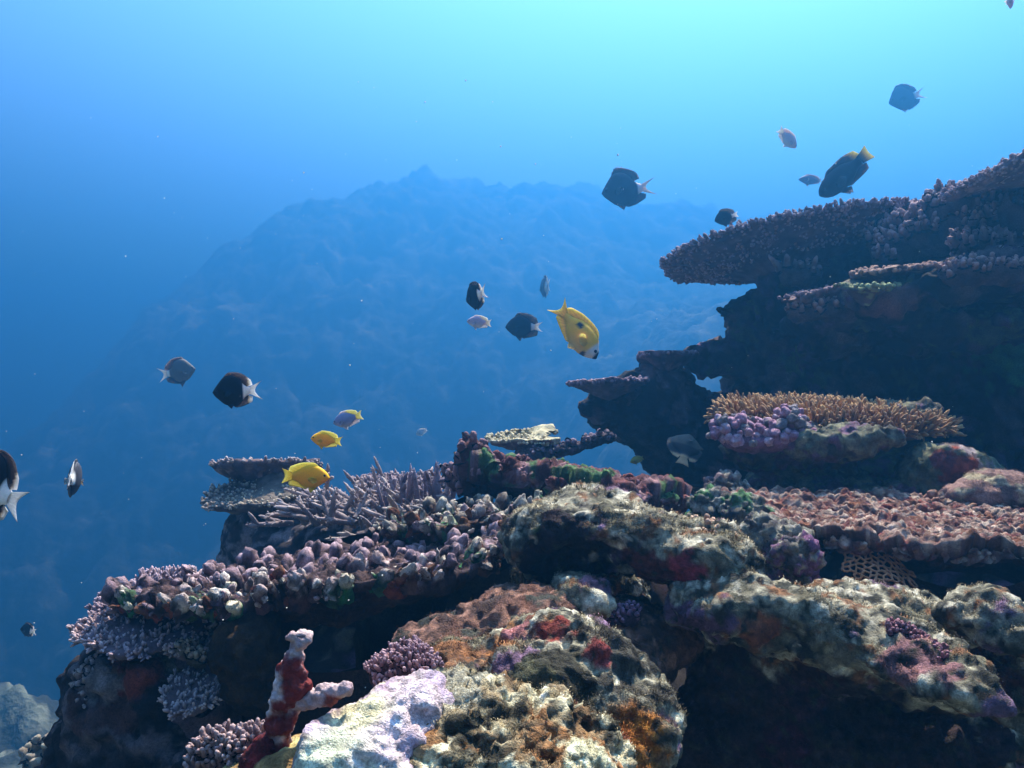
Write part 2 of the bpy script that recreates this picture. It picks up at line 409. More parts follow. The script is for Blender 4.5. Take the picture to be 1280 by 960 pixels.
def knob_cluster(root, loc, pts, dirs, lens, rads, colf, name='knob', lumpy=.42, sides=12, mat=None, nubs=True, prof=((-.12, 1.6), (.05, 1.22), (.18, 1.05), (.32, .97), (.46, .93), (.6, .89), (.72, .83), (.83, .73), (.91, .58), (.97, .4), (1.0, .2))):
    for i in range(len(pts)):
        r = rads[i]; B, D, Ls, Rs = [pts[i]], [dirs[i]], [lens[i]], [r]; dn = dirs[i] / np.linalg.norm(dirs[i])
        for _ in range(rng.integers(1, 4) if nubs else 0):
            B.append(pts[i] + dn * lens[i] * rng.uniform(.2, .75)); D.append(dn * .4 + rng.normal(0, .7, 3)); Ls.append(max(lens[i] * .35, r) * rng.uniform(.8, 1.25)); Rs.append(r * rng.uniform(.5, .75))
        v, q, t, tt, _ = tubes(np.array(B), np.array(D), np.array(Ls), np.array(Rs), sides, prof, bend=rng.uniform(-.25, .25))
        v = v + lumpy * r * np.stack([fbm(v, .8 / r, 4, 1, .62), fbm(v, .8 / r, 4, 2, .62), fbm(v, .8 / r, 4, 3, .62)], 1)
        obj(name, build_mesh(name, v - loc, q, t, colf(v, tt, i)), mat or M_ROCK, root)

# ------------------------------------------------------------------ palette (surface colours; MAROON also paints shade onto rock faces)
TURF = (.20, .19, .14); PALE = (.50, .47, .38); DARK = (.035, .03, .03); BROWN = (.15, .085, .045); OLIVE = (.10, .10, .05)
PINK = (.42, .16, .22); RED = (.30, .025, .02); ORANGE = (.42, .13, .025); LAV = (.58, .44, .66); CREAM = (.75, .70, .48)
GREEN = (.05, .17, .05); PURPLE = (.11, .06, .12); GREYV = (.22, .19, .24); WHITE = (.78, .74, .76); MAROON = (.10, .03, .03)

#__WATER__
# ------------------------------------------------------------------ water, seabed
def seabed():
    rad = np.concatenate([np.linspace(.05, 3, 24), np.linspace(3.1, 45, 330), np.linspace(46, 110, 60)])
    th = np.radians(np.concatenate([np.linspace(40, 140, 420), np.linspace(141, 399, 110)]))
    R, T = np.meshgrid(rad, th, indexing='ij'); x, y = R * np.cos(T), R * np.sin(T)
    p = np.stack([x.ravel(), y.ravel(), np.zeros(x.size)], 1)
    r_ = R.ravel(); X_, Y_ = p[:, 0], p[:, 1]
    z = -2.45 - .45 * sstep(3, 6, r_) + .5 * fbm(p, .45, 4, 3) * sstep(2, 6, r_)
    z -= 6.5 * sstep(9.5, 12.5, Y_ + .6 * fbm(p, .5, 3, 4)) * sstep(4, -2, X_ - (Y_ - 10) * .05) * sstep(34, 20, Y_)
    hx, hy = X_ + 3.0 + 1.5 * fbm(p, .08, 2, 44), Y_ - 47
    hill = 16.6 * np.exp(-np.abs(hx / np.where(hx < 0, 14.0, 30)) ** 4.0 / 2 - (hy / 10.5) ** 2 / 2) * (1 - .006 * np.abs(hx + 2))
    hill += 4.2 * np.exp(-((X_ - 9) / 7) ** 2 / 2 - ((Y_ - 24) / 6) ** 2 / 2)
    hc = np.clip(hill, 0, 3); z += hill * (1 + .03 * fbm(p, .16, 3, 8)) + .05 * hc * fbm(p, 1.6, 3, 5)
    z += .30 * hc * np.maximum(0, 1 - 1.35 * worley(p, .30, 31)) ** .7 + .16 * hc * np.maximum(0, 1 - 1.35 * worley(p, .75, 37)) ** .7 + .07 * hc * np.maximum(0, 1 - 1.3 * worley(p, 1.9, 41)) ** .7
    z += .25 * np.maximum(0, 1 - (1.3 * worley(p, .7, 12)) ** 2) * sstep(4, 8, r_) + .14 * np.maximum(0, 1 - (1.3 * worley(p, 2.0, 15)) ** 2) * sstep(4, 7, r_) + .12 * fbm(p, 5, 4, 21) * sstep(3, 6, r_)
    v = p; v[:, 2] = np.minimum(z, 14.9)
    nr, nt_ = R.shape; i = np.arange(nr - 1)[:, None] * nt_; k = np.arange(nt_)[None]
    k1 = (k + 1) % nt_
    q = np.stack([i + k, i + nt_ + k, i + nt_ + k1, i + k1], 2).reshape(-1, 4)
    c = Paint(v, (.06, .065, .065), (.03, .034, .034), .5, 1).patch((.15, .155, .14), .9, .44, .15, 6).c
    near = sstep(13, 9, Y_)[:, None]; c = c * (1 - near) + near * Paint(v, (.36, .38, .30), (.08, .10, .08), 1.6, 5).patch((.03, .035, .03), 2.2, .15, .12, 8).c
    o = obj('seabed', build_mesh('seabed', v, q, col=c), M_FAR); o['kind'] = 'structure'; o['label'] = 'distant rubble seabed rising to a hazy blue reef slope'
seabed()
def haze():
    a, b = (-90, -50, -14), (90, 100, 15.2)
    v = np.array([(x, y, z) for x in (a[0], b[0]) for y in (a[1], b[1]) for z in (a[2], b[2])])
    f = np.array([(0, 1, 3, 2), (4, 6, 7, 5), (0, 4, 5, 1), (2, 3, 7, 6), (0, 2, 6, 4), (1, 5, 7, 3)])
    m = bpy.data.materials.new('sea_water_haze'); m.use_nodes = True; n = m.node_tree.nodes; n.clear()
    out = n.new('ShaderNodeOutputMaterial'); pv = n.new('ShaderNodeVolumePrincipled')
    pv.inputs['Color'].default_value = (.026, .160, .355, 1); pv.inputs['Density'].default_value = .081; pv.inputs['Anisotropy'].default_value = .6
    m.node_tree.links.new(pv.outputs[0], out.inputs['Volume'])
    o = obj('haze', build_mesh('haze', v, f, smooth=False), m); o['kind'] = 'stuff'; o['label'] = 'clear blue sea water'
haze()

#__REEF__
# ------------------------------------------------------------------ the reef's base mass
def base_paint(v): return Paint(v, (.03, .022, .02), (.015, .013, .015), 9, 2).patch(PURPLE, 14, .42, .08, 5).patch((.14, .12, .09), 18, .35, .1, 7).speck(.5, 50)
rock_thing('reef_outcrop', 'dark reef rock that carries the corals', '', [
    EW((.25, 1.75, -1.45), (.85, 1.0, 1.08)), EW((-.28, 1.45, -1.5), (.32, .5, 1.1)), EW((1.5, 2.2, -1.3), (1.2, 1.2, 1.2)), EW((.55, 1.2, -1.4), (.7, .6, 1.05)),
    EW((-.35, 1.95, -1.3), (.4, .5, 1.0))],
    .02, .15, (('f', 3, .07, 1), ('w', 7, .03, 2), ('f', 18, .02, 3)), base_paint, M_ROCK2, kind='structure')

# big bommie on the right
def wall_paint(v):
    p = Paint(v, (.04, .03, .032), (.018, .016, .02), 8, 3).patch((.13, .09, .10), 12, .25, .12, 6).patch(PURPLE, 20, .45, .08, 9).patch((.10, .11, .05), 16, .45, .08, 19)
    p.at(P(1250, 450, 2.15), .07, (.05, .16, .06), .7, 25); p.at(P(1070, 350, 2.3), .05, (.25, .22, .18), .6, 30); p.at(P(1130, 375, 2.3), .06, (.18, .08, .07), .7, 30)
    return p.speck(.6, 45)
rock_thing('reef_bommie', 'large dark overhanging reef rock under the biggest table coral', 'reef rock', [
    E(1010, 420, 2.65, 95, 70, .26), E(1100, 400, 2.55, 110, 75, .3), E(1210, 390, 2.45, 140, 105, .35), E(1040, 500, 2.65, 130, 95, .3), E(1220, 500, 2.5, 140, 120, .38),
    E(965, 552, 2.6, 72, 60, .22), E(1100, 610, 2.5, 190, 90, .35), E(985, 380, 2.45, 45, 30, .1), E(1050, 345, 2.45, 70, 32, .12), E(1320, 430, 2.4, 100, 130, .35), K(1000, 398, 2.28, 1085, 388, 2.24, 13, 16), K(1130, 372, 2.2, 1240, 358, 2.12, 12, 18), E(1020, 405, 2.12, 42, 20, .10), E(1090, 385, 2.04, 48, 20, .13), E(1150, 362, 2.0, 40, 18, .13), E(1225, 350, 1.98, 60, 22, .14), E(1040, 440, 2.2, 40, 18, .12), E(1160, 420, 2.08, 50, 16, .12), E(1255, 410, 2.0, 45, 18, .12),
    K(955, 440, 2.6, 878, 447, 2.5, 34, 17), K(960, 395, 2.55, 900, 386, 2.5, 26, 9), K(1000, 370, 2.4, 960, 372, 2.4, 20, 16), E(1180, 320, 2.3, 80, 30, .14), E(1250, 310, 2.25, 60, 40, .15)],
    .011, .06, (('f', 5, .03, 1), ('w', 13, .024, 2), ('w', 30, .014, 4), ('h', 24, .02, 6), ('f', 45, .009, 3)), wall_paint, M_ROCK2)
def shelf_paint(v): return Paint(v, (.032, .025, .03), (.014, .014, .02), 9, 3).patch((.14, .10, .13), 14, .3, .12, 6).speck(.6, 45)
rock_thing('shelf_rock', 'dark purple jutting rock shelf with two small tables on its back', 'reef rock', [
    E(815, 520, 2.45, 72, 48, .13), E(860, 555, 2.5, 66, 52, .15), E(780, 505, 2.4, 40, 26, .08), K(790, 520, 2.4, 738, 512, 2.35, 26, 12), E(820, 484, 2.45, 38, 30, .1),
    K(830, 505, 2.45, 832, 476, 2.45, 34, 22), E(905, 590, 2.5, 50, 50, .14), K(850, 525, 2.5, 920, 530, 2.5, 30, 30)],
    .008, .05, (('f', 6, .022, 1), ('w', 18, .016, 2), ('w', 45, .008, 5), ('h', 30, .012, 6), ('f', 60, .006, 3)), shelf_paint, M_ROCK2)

# ---- table corals of the right-hand reef
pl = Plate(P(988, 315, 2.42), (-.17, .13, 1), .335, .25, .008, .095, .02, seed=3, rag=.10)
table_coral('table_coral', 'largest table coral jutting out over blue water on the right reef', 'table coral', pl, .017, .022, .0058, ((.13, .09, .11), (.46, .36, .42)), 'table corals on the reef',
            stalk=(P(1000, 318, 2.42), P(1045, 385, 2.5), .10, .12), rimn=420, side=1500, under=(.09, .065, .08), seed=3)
pl = Plate(P(1142, 268, 2.5), (-.1, -.05, 1), .13, .12, .010, .05, .008, seed=5, rag=.16)
table_coral('table_coral', 'small dark table coral between the largest table and the top right table', 'table coral', pl, .016, .016, .0055, ((.11, .08, .10), (.36, .28, .33)), 'table corals on the reef',
            stalk=(P(1145, 265, 2.5), P(1160, 330, 2.5), .07, .10), rimn=90, under=(.08, .06, .07), seed=5)
pl = Plate(P(1300, 190, 1.95), (-.50, -.02, 1), .235, .17, .014, .05, .012, seed=6, rag=.08)
table_coral('table_coral', 'tilted table coral cut off by the top right picture edge', 'table coral', pl, .013, .016, .0045, ((.20, .14, .16), (.55, .42, .45)), 'table corals on the reef',
            stalk=(P(1300, 235, 1.95), P(1310, 320, 2.1), .06, .11), rimn=220, side=700, under=(.11, .08, .10), seed=6)

# thick knobby fingers along the top of the bommie
def finger_bed(name, label, cat, pts, r, ln, c0, c1, seed, base_r, group=None, spread=.5, n=60):
    cen = np.mean(pts, 0); loc = cen - np.array((0, 0, .05))
    root = thing(name, loc, label, cat, group)
    pr = [('c', pts[i], pts[i + 1], (base_r, base_r), False) for i in range(len(pts) - 1)]
    v, q = rock(pr, base_r / 5, base_r * .6, (('f', .7 / base_r, base_r * .35, seed), ('w', 1.6 / base_r, base_r * .2, seed + 1)))
    obj('base', build_mesh('base', v - loc, q, col=Paint(v, np.array(c0) * .5, c0, 25, seed).speck(.4, 60).c), M_ROCK2, root)
    nm = normals(v, q); ok = np.where(nm[:, 2] > .1)[0]
    ok = rng.choice(ok, min(n, len(ok)), replace=False)
    keep = []
    for i in ok:
        if not keep or np.linalg.norm(v[keep] - v[i], axis=1).min() > r * 1.55: keep.append(i)
    keep = np.array(keep)
    d = nm[keep] * .7 + np.array((0, 0, .7)) + rng.normal(0, spread * .4, (len(keep), 3))
    L = ln * rng.uniform(.6, 1.3, len(keep)); Rr = r * rng.uniform(.75, 1.2, len(keep))
    def cf(v_, t, i):
        a = np.array(c0) * (1 - t[:, None] ** 1.5) + np.array(c1) * t[:, None] ** 1.5
        return a * Paint(v_, (1.1, 1.1, 1.1), (.7, .65, .7), 60, i).c
    knob_cluster(root, loc, v[keep] - nm[keep] * r * .5, d, L, Rr, cf, 'finger', .28, 9, M_CORAL)
    return root
finger_bed('finger_coral', 'pale tipped stubby finger coral along the crest below the top right table', 'finger coral', [P(1115, 318, 2.2), P(1150, 296, 2.2), P(1200, 288, 2.15), P(1250, 285, 2.1), P(1300, 280, 2.05)], .0085, .030, (.13, .08, .09), (.50, .36, .38), 11, .055, 'finger corals', n=700)
finger_bed('finger_coral', 'second row of stubby finger coral at the right edge under the crest', 'finger coral', [P(1215, 312, 2.02), P(1260, 318, 2.0), P(1310, 316, 1.98)], .0085, .026, (.15, .09, .09), (.52, .36, .36), 12, .035, 'finger corals', n=300)
finger_bed('finger_coral', 'stubby finger coral filling the gap right under the top right table', 'finger coral', [P(1180, 268, 2.15), P(1225, 262, 2.12), P(1270, 252, 2.1), P(1310, 245, 2.1)], .0085, .028, (.13, .08, .09), (.46, .34, .36), 16, .05, 'finger corals', n=420)
finger_bed('finger_coral', 'two thin upright coral fingers beneath the largest table', 'finger coral', [P(985, 345, 2.25), P(1000, 350, 2.25), P(1015, 345, 2.25)], .009, .05, (.12, .09, .09), (.42, .34, .36), 13, .022, 'finger corals', n=10)
finger_bed('finger_coral', 'low nubby coral growth on the dim ledge in the middle of the bommie face', 'finger coral', [P(995, 392, 2.02), P(1030, 388, 2.0), P(1060, 392, 2.0)], .0065, .016, (.14, .09, .09), (.42, .32, .32), 14, .022, 'finger corals', n=160)
finger_bed('finger_coral', 'pinkish nubby coral ledge at the far right of the bommie under the second row', 'finger coral', [P(1190, 345, 1.86), P(1230, 340, 1.85), P(1275, 342, 1.84)], .0065, .018, (.16, .09, .09), (.50, .34, .33), 15, .024, 'finger corals', n=220)
def thin_shelf(label, c, nrm, rx, ry, col, seed, spacing=.02):
    pl = Plate(c, nrm, rx, ry,   .008, .03, .004, seed=seed, rag=.36, nr=14, nt=90, lobes=7, lump=.006)
    table_coral('encrusting_shelf', label, 'shelf coral', pl, spacing, .010, .006, (np.array(col) * .5, col), 'thin crinkled coral shelves', under=(.07, .05, .05), seed=seed, forks=0, rimn=50, rimlen=.9)
thin_shelf('thin crinkled pink shelf coral on the bommie face, longest of three', P(1112, 337, 1.97), (-.12, -.22, 1), .085, .06, (.50, .33, .28), 21)
thin_shelf('thin pale shelf coral just under the pink shelf with a green end', P(1085, 358, 1.93), (.0, -.2, 1), .06, .05, (.36, .42, .22), 22)
thin_shelf('short shelf coral left of the pink shelf near the coral fingers', P(1012, 366, 2.02), (-.2, -.15, 1), .06, .05, (.36, .25, .28), 23)

# ---- small tables on the jutting shelf
pl = Plate(P(760, 480, 2.3), (-.06, -.06, 1), .098, .085, .012, .04, .01, seed=8, rag=.14)
table_coral('table_coral', 'small knobby table on the left tip of the dark jutting shelf', 'table coral', pl, .017, .014, .0065, ((.12, .08, .12), (.40, .30, .38)), 'table corals on the reef', stalk=(P(775, 486, 2.33), P(800, 515, 2.4), .04, .06), rimn=70, forks=1, under=(.07, .05, .07), seed=8)
pl = Plate(P(832, 446, 2.38), (-.06, .02, 1), .082, .07, .012, .045, .008, seed=9, rag=.12)
table_coral('table_coral', 'small flat topped table standing highest on the dark jutting shelf', 'table coral', pl, .016, .008, .006, ((.14, .09, .12), (.38, .28, .36)), 'table corals on the reef', stalk=(P(832, 455, 2.4), P(832, 480, 2.45), .045, .05), rimn=60, forks=0, under=(.07, .05, .07), seed=9)

# ---- brown table coral with upright branchlets, pink knobs and its column
pl = Plate(P(1040, 520, 1.75), (.05, -.13, 1), .215, .16, .012, .05, -.012, seed=10, rag=.08)
table_coral('table_coral', 'brown table coral with dense upright branchlets above the pink knobs', 'table coral', pl,   .0098, .039, .0040, ((.19, .095, .035), (.56, .36, .18)), 'table corals on the reef', rimn=240, lean=.75, forks=2, spread=.15, under=(.10, .06, .04), seed=10, prof=((0, 1), (.4, .95), (.75, .9), (.93, .75), (1, .4)))
def col_paint(v):
    p = Paint(v, (.17, .17, .125), (.08, .075, .07), 30, 4).patch((.22, .22, .15), 45, .2, .12, 6).patch((.16, .09, .16), 30, .3, .1, 9)
    return p.speck(.6, 90)
rock_thing('coral_pedestal', 'greyish encrusted pedestal under the brown branching table coral', 'reef rock', [
    E(1030, 556, 1.56, 58, 20, .05), E(1085, 548, 1.56, 46, 19, .05), E(1030, 560, 1.66, 60, 28, .06), E(970, 560, 1.66, 60, 32, .06), K(1000, 560, 1.72, 1000, 640, 1.75, 48, 52), E(1020, 610, 1.7, 80, 28, .1), E(1080, 620, 1.65, 90, 22, .1), E(1130, 520, 1.75, 40, 14, .08)],
    .005, .03, (('f', 12, .012, 1), ('w', 32, .011, 2), ('w', 75, .007, 5), ('h', 60, .006, 7), ('f', 90, .003, 3)), col_paint, M_ROCK2)
def knobby_rock(name, label, cat, prims, h, k, wscale, amp, paint, group=None, mat=None):
    return rock_thing(name, label, cat, prims, h, k, (('f', wscale * .4, amp * .6, 1), ('w', wscale, amp, 2), ('w', wscale * 2.2, amp * .45, 5), ('f', wscale * 4, amp * .12, 3)), paint, mat or M_ROCK, group=group)
loc = P(950, 560, 1.62)
root = thing('coralline_cluster', loc, 'cluster of pink and lavender rounded coralline knobs at the left of the brown table', 'coralline algae')
pr = [E(922, 540, 1.58, 32, 17, .03), E(955, 552, 1.56, 50, 15, .035), E(985, 530, 1.57, 20, 20, .03), E(1005, 548, 1.57, 20, 12, .03)]
v, q = rock(pr, .004, .02, (('f', 40, .005, 1),))
obj('crust', build_mesh('crust', v - loc, q, col=Paint(v, (.3, .16, .28), (.12, .06, .11), 50).c), M_ROCK, root)
nm = normals(v, q); cand = rng.permutation(np.where((nm[:, 1] < .5) & (nm[:, 2] > -.35))[0]); keep = []
for i in cand:
    if all(np.linalg.norm(v[i] - v[j]) > .013 for j in keep): keep.append(i)
    if len(keep) >= 70: break
keep = np.array(keep)
knob_cluster(root, loc, v[keep] - nm[keep] * .004, nm[keep] + np.array((-.15, -.2, .35)), rng.uniform(.007, .017, len(keep)), rng.uniform(.005, .0115, len(keep)),
             lambda v_, t, i: Paint(v_, *[((.56, .42, .54), (.40, .22, .34)), ((.48, .30, .42), (.26, .12, .22)), ((.30, .26, .30), (.18, .16, .18))][i % 3], 90, i).c, 'knob', .3, prof=((-.1, 1.2), (.1, 1.0), (.3, .95), (.5, 1.0), (.7, 1.0), (.84, .85), (.93, .6), (1.0, .25)))

# ---- rocks behind the pink plate
def t_paint(v):
    p = Paint(v, (.22, .22, .15), (.10, .11, .07), 22, 4).patch((.30, .24, .26), 30, .3, .1, 6)
    p.at(P(1208, 588, 1.52), .036, (.26, .05, .03), .6, 60); p.at(P(1175, 568, 1.55), .02, (.16, .04, .05), .6, 40)
    return p.speck(.5, 90)
rock_thing('reef_boulder', 'rounded green grey boulder with a bright red sponge patch', 'rock', [E(1165, 592, 1.6, 40, 36, .07), E(1215, 605, 1.6, 48, 34, .07), E(1190, 580, 1.58, 40, 16, .05)], .004, .03,
           (('f', 10, .012, 1), ('w', 26, .007, 2), ('f', 70, .004, 3)), t_paint, turf=(5000, .006))
rock_thing('reef_boulder', 'low pinkish brown rock right of the red sponge boulder', 'rock', [E(1260, 612, 1.5, 55, 26, .07), E(1220, 622, 1.48, 40, 18, .05)], .004, .03,
           (('f', 10, .012, 1), ('w', 40, .005, 2), ('f', 70, .004, 3)), lambda v: Paint(v, (.26, .16, .15), (.12, .07, .07), 25, 5).patch((.34, .30, .22), 35, .3).speck(.5, 90), turf=(3500, .006))

# ---- wide pink plate at right
def knobby_plate(name, label, cat, pl, spacing, L, Rr, colf, under, seed, group=None, stalk=None, f=None, rim=0, maxn=130, sides=10, topc=None, rmin=0, lean=.25, lumpy=.5):
    loc = pl.c - pl.n * .05; root = thing(name, loc, label, cat, group)
    nn = np.concatenate([np.full(len(pl.v) // 2, 1.), np.full(len(pl.v) // 2, 0.)])
    pt = Paint(pl.v, under, np.array(under) * .5, 25, seed)
    tp = colf(pl.v, np.full(len(pl.v), .4), seed); pt.c = pt.c * (1 - nn[:, None]) + tp * nn[:, None]
    obj('plate', build_mesh('plate', pl.v - loc, pl.q, pl.t, pt.speck(.5, 80).c), M_ROCK, root)
    if stalk is not None:
        sv, sq = stalk_mesh(*stalk, seed=seed); obj('stalk', build_mesh('stalk', sv - loc, sq, col=Paint(sv, under, np.array(under) * .6, 30, seed).speck(.5, 70).c), M_ROCK2, root)
    p, out, rho = pl.points(spacing, rmin=rmin)
    if f is not None: m = f(p); p, out, rho = p[m], out[m], rho[m]
    if rim:
        rp, ro = pl.rim_points(rim, .985); p = np.concatenate([p, rp]); out = np.concatenate([out, ro]); rho = np.concatenate([rho, np.full(rim, 1.3)])
    dist = p @ FW
    order = np.argsort(dist); big, rest = order[:maxn], order[maxn:]
    n = len(p)
    d = np.array((0, 0, 1.)) + out * (lean * rho ** 2)[:, None] + rng.normal(0, .38, p.shape)
    rd = Rr * rng.uniform(.45, 1.45, n) ** 1.15; ln = L * rng.uniform(.5, 1.35, n) * (.6 + .4 * rd / Rr)
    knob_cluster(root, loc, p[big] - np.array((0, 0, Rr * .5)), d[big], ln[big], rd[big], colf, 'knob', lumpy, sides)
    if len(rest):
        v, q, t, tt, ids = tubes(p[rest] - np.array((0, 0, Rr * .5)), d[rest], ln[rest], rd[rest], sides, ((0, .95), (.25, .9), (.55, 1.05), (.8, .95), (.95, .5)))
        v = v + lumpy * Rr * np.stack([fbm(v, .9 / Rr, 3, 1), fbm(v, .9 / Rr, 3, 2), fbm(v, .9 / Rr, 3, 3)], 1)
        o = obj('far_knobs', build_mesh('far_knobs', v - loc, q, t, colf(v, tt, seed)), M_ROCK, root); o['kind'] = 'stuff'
    return root
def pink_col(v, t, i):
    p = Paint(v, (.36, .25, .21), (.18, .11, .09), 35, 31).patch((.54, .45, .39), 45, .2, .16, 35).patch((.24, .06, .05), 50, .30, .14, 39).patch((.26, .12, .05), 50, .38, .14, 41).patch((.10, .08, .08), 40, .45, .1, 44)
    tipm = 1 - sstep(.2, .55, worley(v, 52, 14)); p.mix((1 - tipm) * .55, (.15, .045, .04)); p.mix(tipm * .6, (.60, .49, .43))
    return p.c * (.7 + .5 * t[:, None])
pl = Plate(P(1165, 652, 1.33), (.02, -.155, 1), .315, .17, .014, .05, .004, seed=14, rag=.14, lump=.006, nr=80, nt=640, bump=((52, .012), (105, .005)))
knobby_plate('plate_coral', 'wide pink and cream knobbly dead plate coral crossing the right side', 'plate coral', pl, .030, .012, .0065, pink_col, (.06, .02, .022), 14, 'knobbly dead plate corals', stalk=(P(1200, 680, 1.38), P(1200, 800, 1.45), .12, .2), rim=110, maxn=100)
# rubble between
for i, (u, v_, d, r, lab) in enumerate([(885, 632, 1.35, 26, 'small dark rubble lump nearest the end of the dark maroon plate'), (925, 640, 1.3, 26, 'green tinged rubble lump left of the wide pink plate'), (905, 612, 1.5, 22, 'dark knobbly rubble lump below the shaded angelfish'), (958, 668, 1.2, 34, 'grey rubble lump beneath the left end of the pink plate'), (985, 690, 1.15, 26, 'purple rubble lump in the shade between pink plate and ridge')]):
    knobby_rock('rubble_lump', lab, 'coral rubble', [E(u, v_, d, r, r * .7, r * d / F), E(u + r * .7, v_ + 6, d, r * .7, r * .5, r * d / F * .7), E(u, v_ + 30, d + .05, r * 1.3, r, r * d / F)], .003, .015, 55, .013,
        lambda v: Paint(v, (.15, .14, .12), (.06, .05, .06), 50, i).patch([(.05, .14, .06), (.08, .18, .08), (.14, .10, .12), (.24, .24, .2), (.2, .09, .2)][i], 40, .05, .15, i + 3).patch((.32, .3, .27), 60, .3, .1, i + 8).speck(.5, 120), group='coral rubble lumps')
# honeycomb coral
def honeycomb():
    c = P(1097, 712, 1.19); root = thing('honeycomb_coral', c, 'tan net patterned coral fan in the shadow under the pink plate', 'net coral')
    e1 = np.array((1, .25, -.02)); e1 /= np.linalg.norm(e1); e2 = np.array((-.05, .75, .62)); e2 -= e1 * (e1 @ e2); e2 /= np.linalg.norm(e2); n = np.cross(e1, e2)
    s = .0058; V, Q, T, off = [], [], [], 0; edges = set(); pts = {}
    def key(x, y): return (round(x, 4), round(y, 4))
    for i in range(-11, 12):
        for j in range(-9, 10):
            cx, cy = s * 1.732 * (i + (j % 2) * .5), s * 1.5 * j
            if (cx / .048) ** 2 + (cy / .034) ** 2 > 1 + .3 * math.sin(i * 2.3 + j * 1.7): continue
            ks = []
            for a in range(6):
                x, y = cx + s * math.sin(a * math.pi / 3), cy + s * math.cos(a * math.pi / 3); k_ = key(x, y); pts[k_] = (x, y); ks.append(k_)
            for a in range(6): edges.add(tuple(sorted((ks[a], ks[(a + 1) % 6]))))
    nd = {}
    for k_, (x, y) in pts.items():
        r = rng
        nd[k_] = c + e1 * (x + r.normal(0, .0011)) + e2 * (y * (1 + .15 * math.sin(x * 40)) + r.normal(0, .0011)) + n * (.012 * math.cos(x * 30) + r.normal(0, .001))
    A = np.array([nd[a] for a, b in edges]); B = np.array([nd[b] for a, b in edges]); L = np.linalg.norm(B - A, axis=1)
    v, q, t, tt, ids = tubes(A, B - A, L, np.full(len(L), .0017), 8, ((-.1, .75), (.0, 1.0), (.25, .9), (.5, .8), (.75, .9), (1.0, 1.0), (1.08, .7)), 0)
    v = v + .0006 * np.stack([fbm(v, 300, 2, 1), fbm(v, 300, 2, 2), fbm(v, 300, 2, 3)], 1)
    obj('net', build_mesh('net', v - c, q, t, Paint(v, (.50, .25, .14), (.36, .17, .09), 60).c), M_CORAL, root)
    sv, sq = stalk_mesh(c - n * .008, c - n * .09 - np.array((0, 0, .02)), .014, .03, 3, .004)
    obj('stem', build_mesh('stem', sv - c, sq, col=Paint(sv, (.14, .07, .05), (.07, .04, .04), 60).c), M_ROCK2, root)
honeycomb()

# ---- central rock, ridge, foreground mounds
def grey_paint(spots=(), dark=.3, seed=0):
    def f(v):
        p = Paint(v, (.33, .31, .24), (.14, .13, .09), 26, seed).patch((.035, .035, .025), 38, dark + .02, .14, seed + 3).patch((.56, .53, .44), 48, .34, .14, seed + 5).patch((.20, .10, .05), 60, .42, .1, seed + 6).patch((.16, .10, .18), 20, .5, .08, seed + 7)
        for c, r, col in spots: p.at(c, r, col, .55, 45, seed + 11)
        return p.patch((.04, .036, .026), 85, .48, .2, seed + 21).speck(.6, 110, seed).speck(.4, 300, seed + 2)
    return f
GD = (('x', 7, .012, 5), ('f', 9, .014, 1), ('w', 22, .008, 2), ('r', 30, .004, 8), ('h', 45, .005, 6), ('f', 70, .004, 3), ('w', 120, .0016, 9), ('f', 190, .0016, 4))
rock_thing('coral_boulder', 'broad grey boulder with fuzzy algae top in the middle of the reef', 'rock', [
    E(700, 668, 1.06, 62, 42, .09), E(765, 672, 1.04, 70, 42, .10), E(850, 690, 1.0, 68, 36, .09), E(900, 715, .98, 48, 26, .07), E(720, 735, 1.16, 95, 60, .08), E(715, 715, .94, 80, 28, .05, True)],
    .0034, .03, GD, grey_paint([(P(700, 690, .98), .035, (.05, .16, .04)), (P(850, 725, .93), .025, (.25, .04, .06)), (P(800, 715, .96), .03, MAROON), (P(710, 715, 1.02), .06, (.025, .015, .018))], .32, 1), turf=(16000, .007))  # maroon and near-black spots paint shade onto the lower front face
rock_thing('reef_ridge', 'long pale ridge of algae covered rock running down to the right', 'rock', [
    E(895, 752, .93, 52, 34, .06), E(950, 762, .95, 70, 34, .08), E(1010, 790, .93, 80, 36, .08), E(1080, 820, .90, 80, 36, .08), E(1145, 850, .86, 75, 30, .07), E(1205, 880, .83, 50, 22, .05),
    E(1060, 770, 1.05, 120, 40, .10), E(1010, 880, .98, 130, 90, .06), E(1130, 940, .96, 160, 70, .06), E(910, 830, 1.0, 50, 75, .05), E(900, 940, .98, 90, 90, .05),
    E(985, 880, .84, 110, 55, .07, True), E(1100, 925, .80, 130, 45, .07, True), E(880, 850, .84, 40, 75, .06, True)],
    .0034, .03, GD, grey_paint([(P(945, 800, .86), .024, (.22, .08, .04)), (P(1150, 812, .88), .03, (.22, .11, .12)), (P(960, 790, .87), .016, (.20, .07, .04)), (P(870, 790, .87), .03, PURPLE), (P(1000, 900, .90), .07, (.06, .025, .04)), (P(920, 890, .90), .07, (.04, .018, .02)), (P(1090, 930, .88), .08, (.035, .025, .03)), (P(880, 930, .92), .08, (.03, .02, .026)), (P(1200, 950, .88), .08, (.035, .022, .028)), (P(1000, 840, .88), .035, (.05, .02, .02)), (P(980, 930, .9), .025, (.05, .015, .03))], .28, 4), turf=(14000, .006))  # the darkest patches put the overhang's shade into the colour below the crest
rock_thing('reef_rock', 'pale lit rock at the right edge beyond the dark hollow', 'rock', [E(1205, 765, .92, 45, 24, .05), E(1260, 790, .90, 50, 24, .06), E(1250, 850, .98, 80, 70, .06)], .0034, .025, GD, grey_paint([(P(1240, 830, .9), .04, MAROON)], .3, 9), turf=(5000, .006))  # maroon patch is shade painted on the face below the top

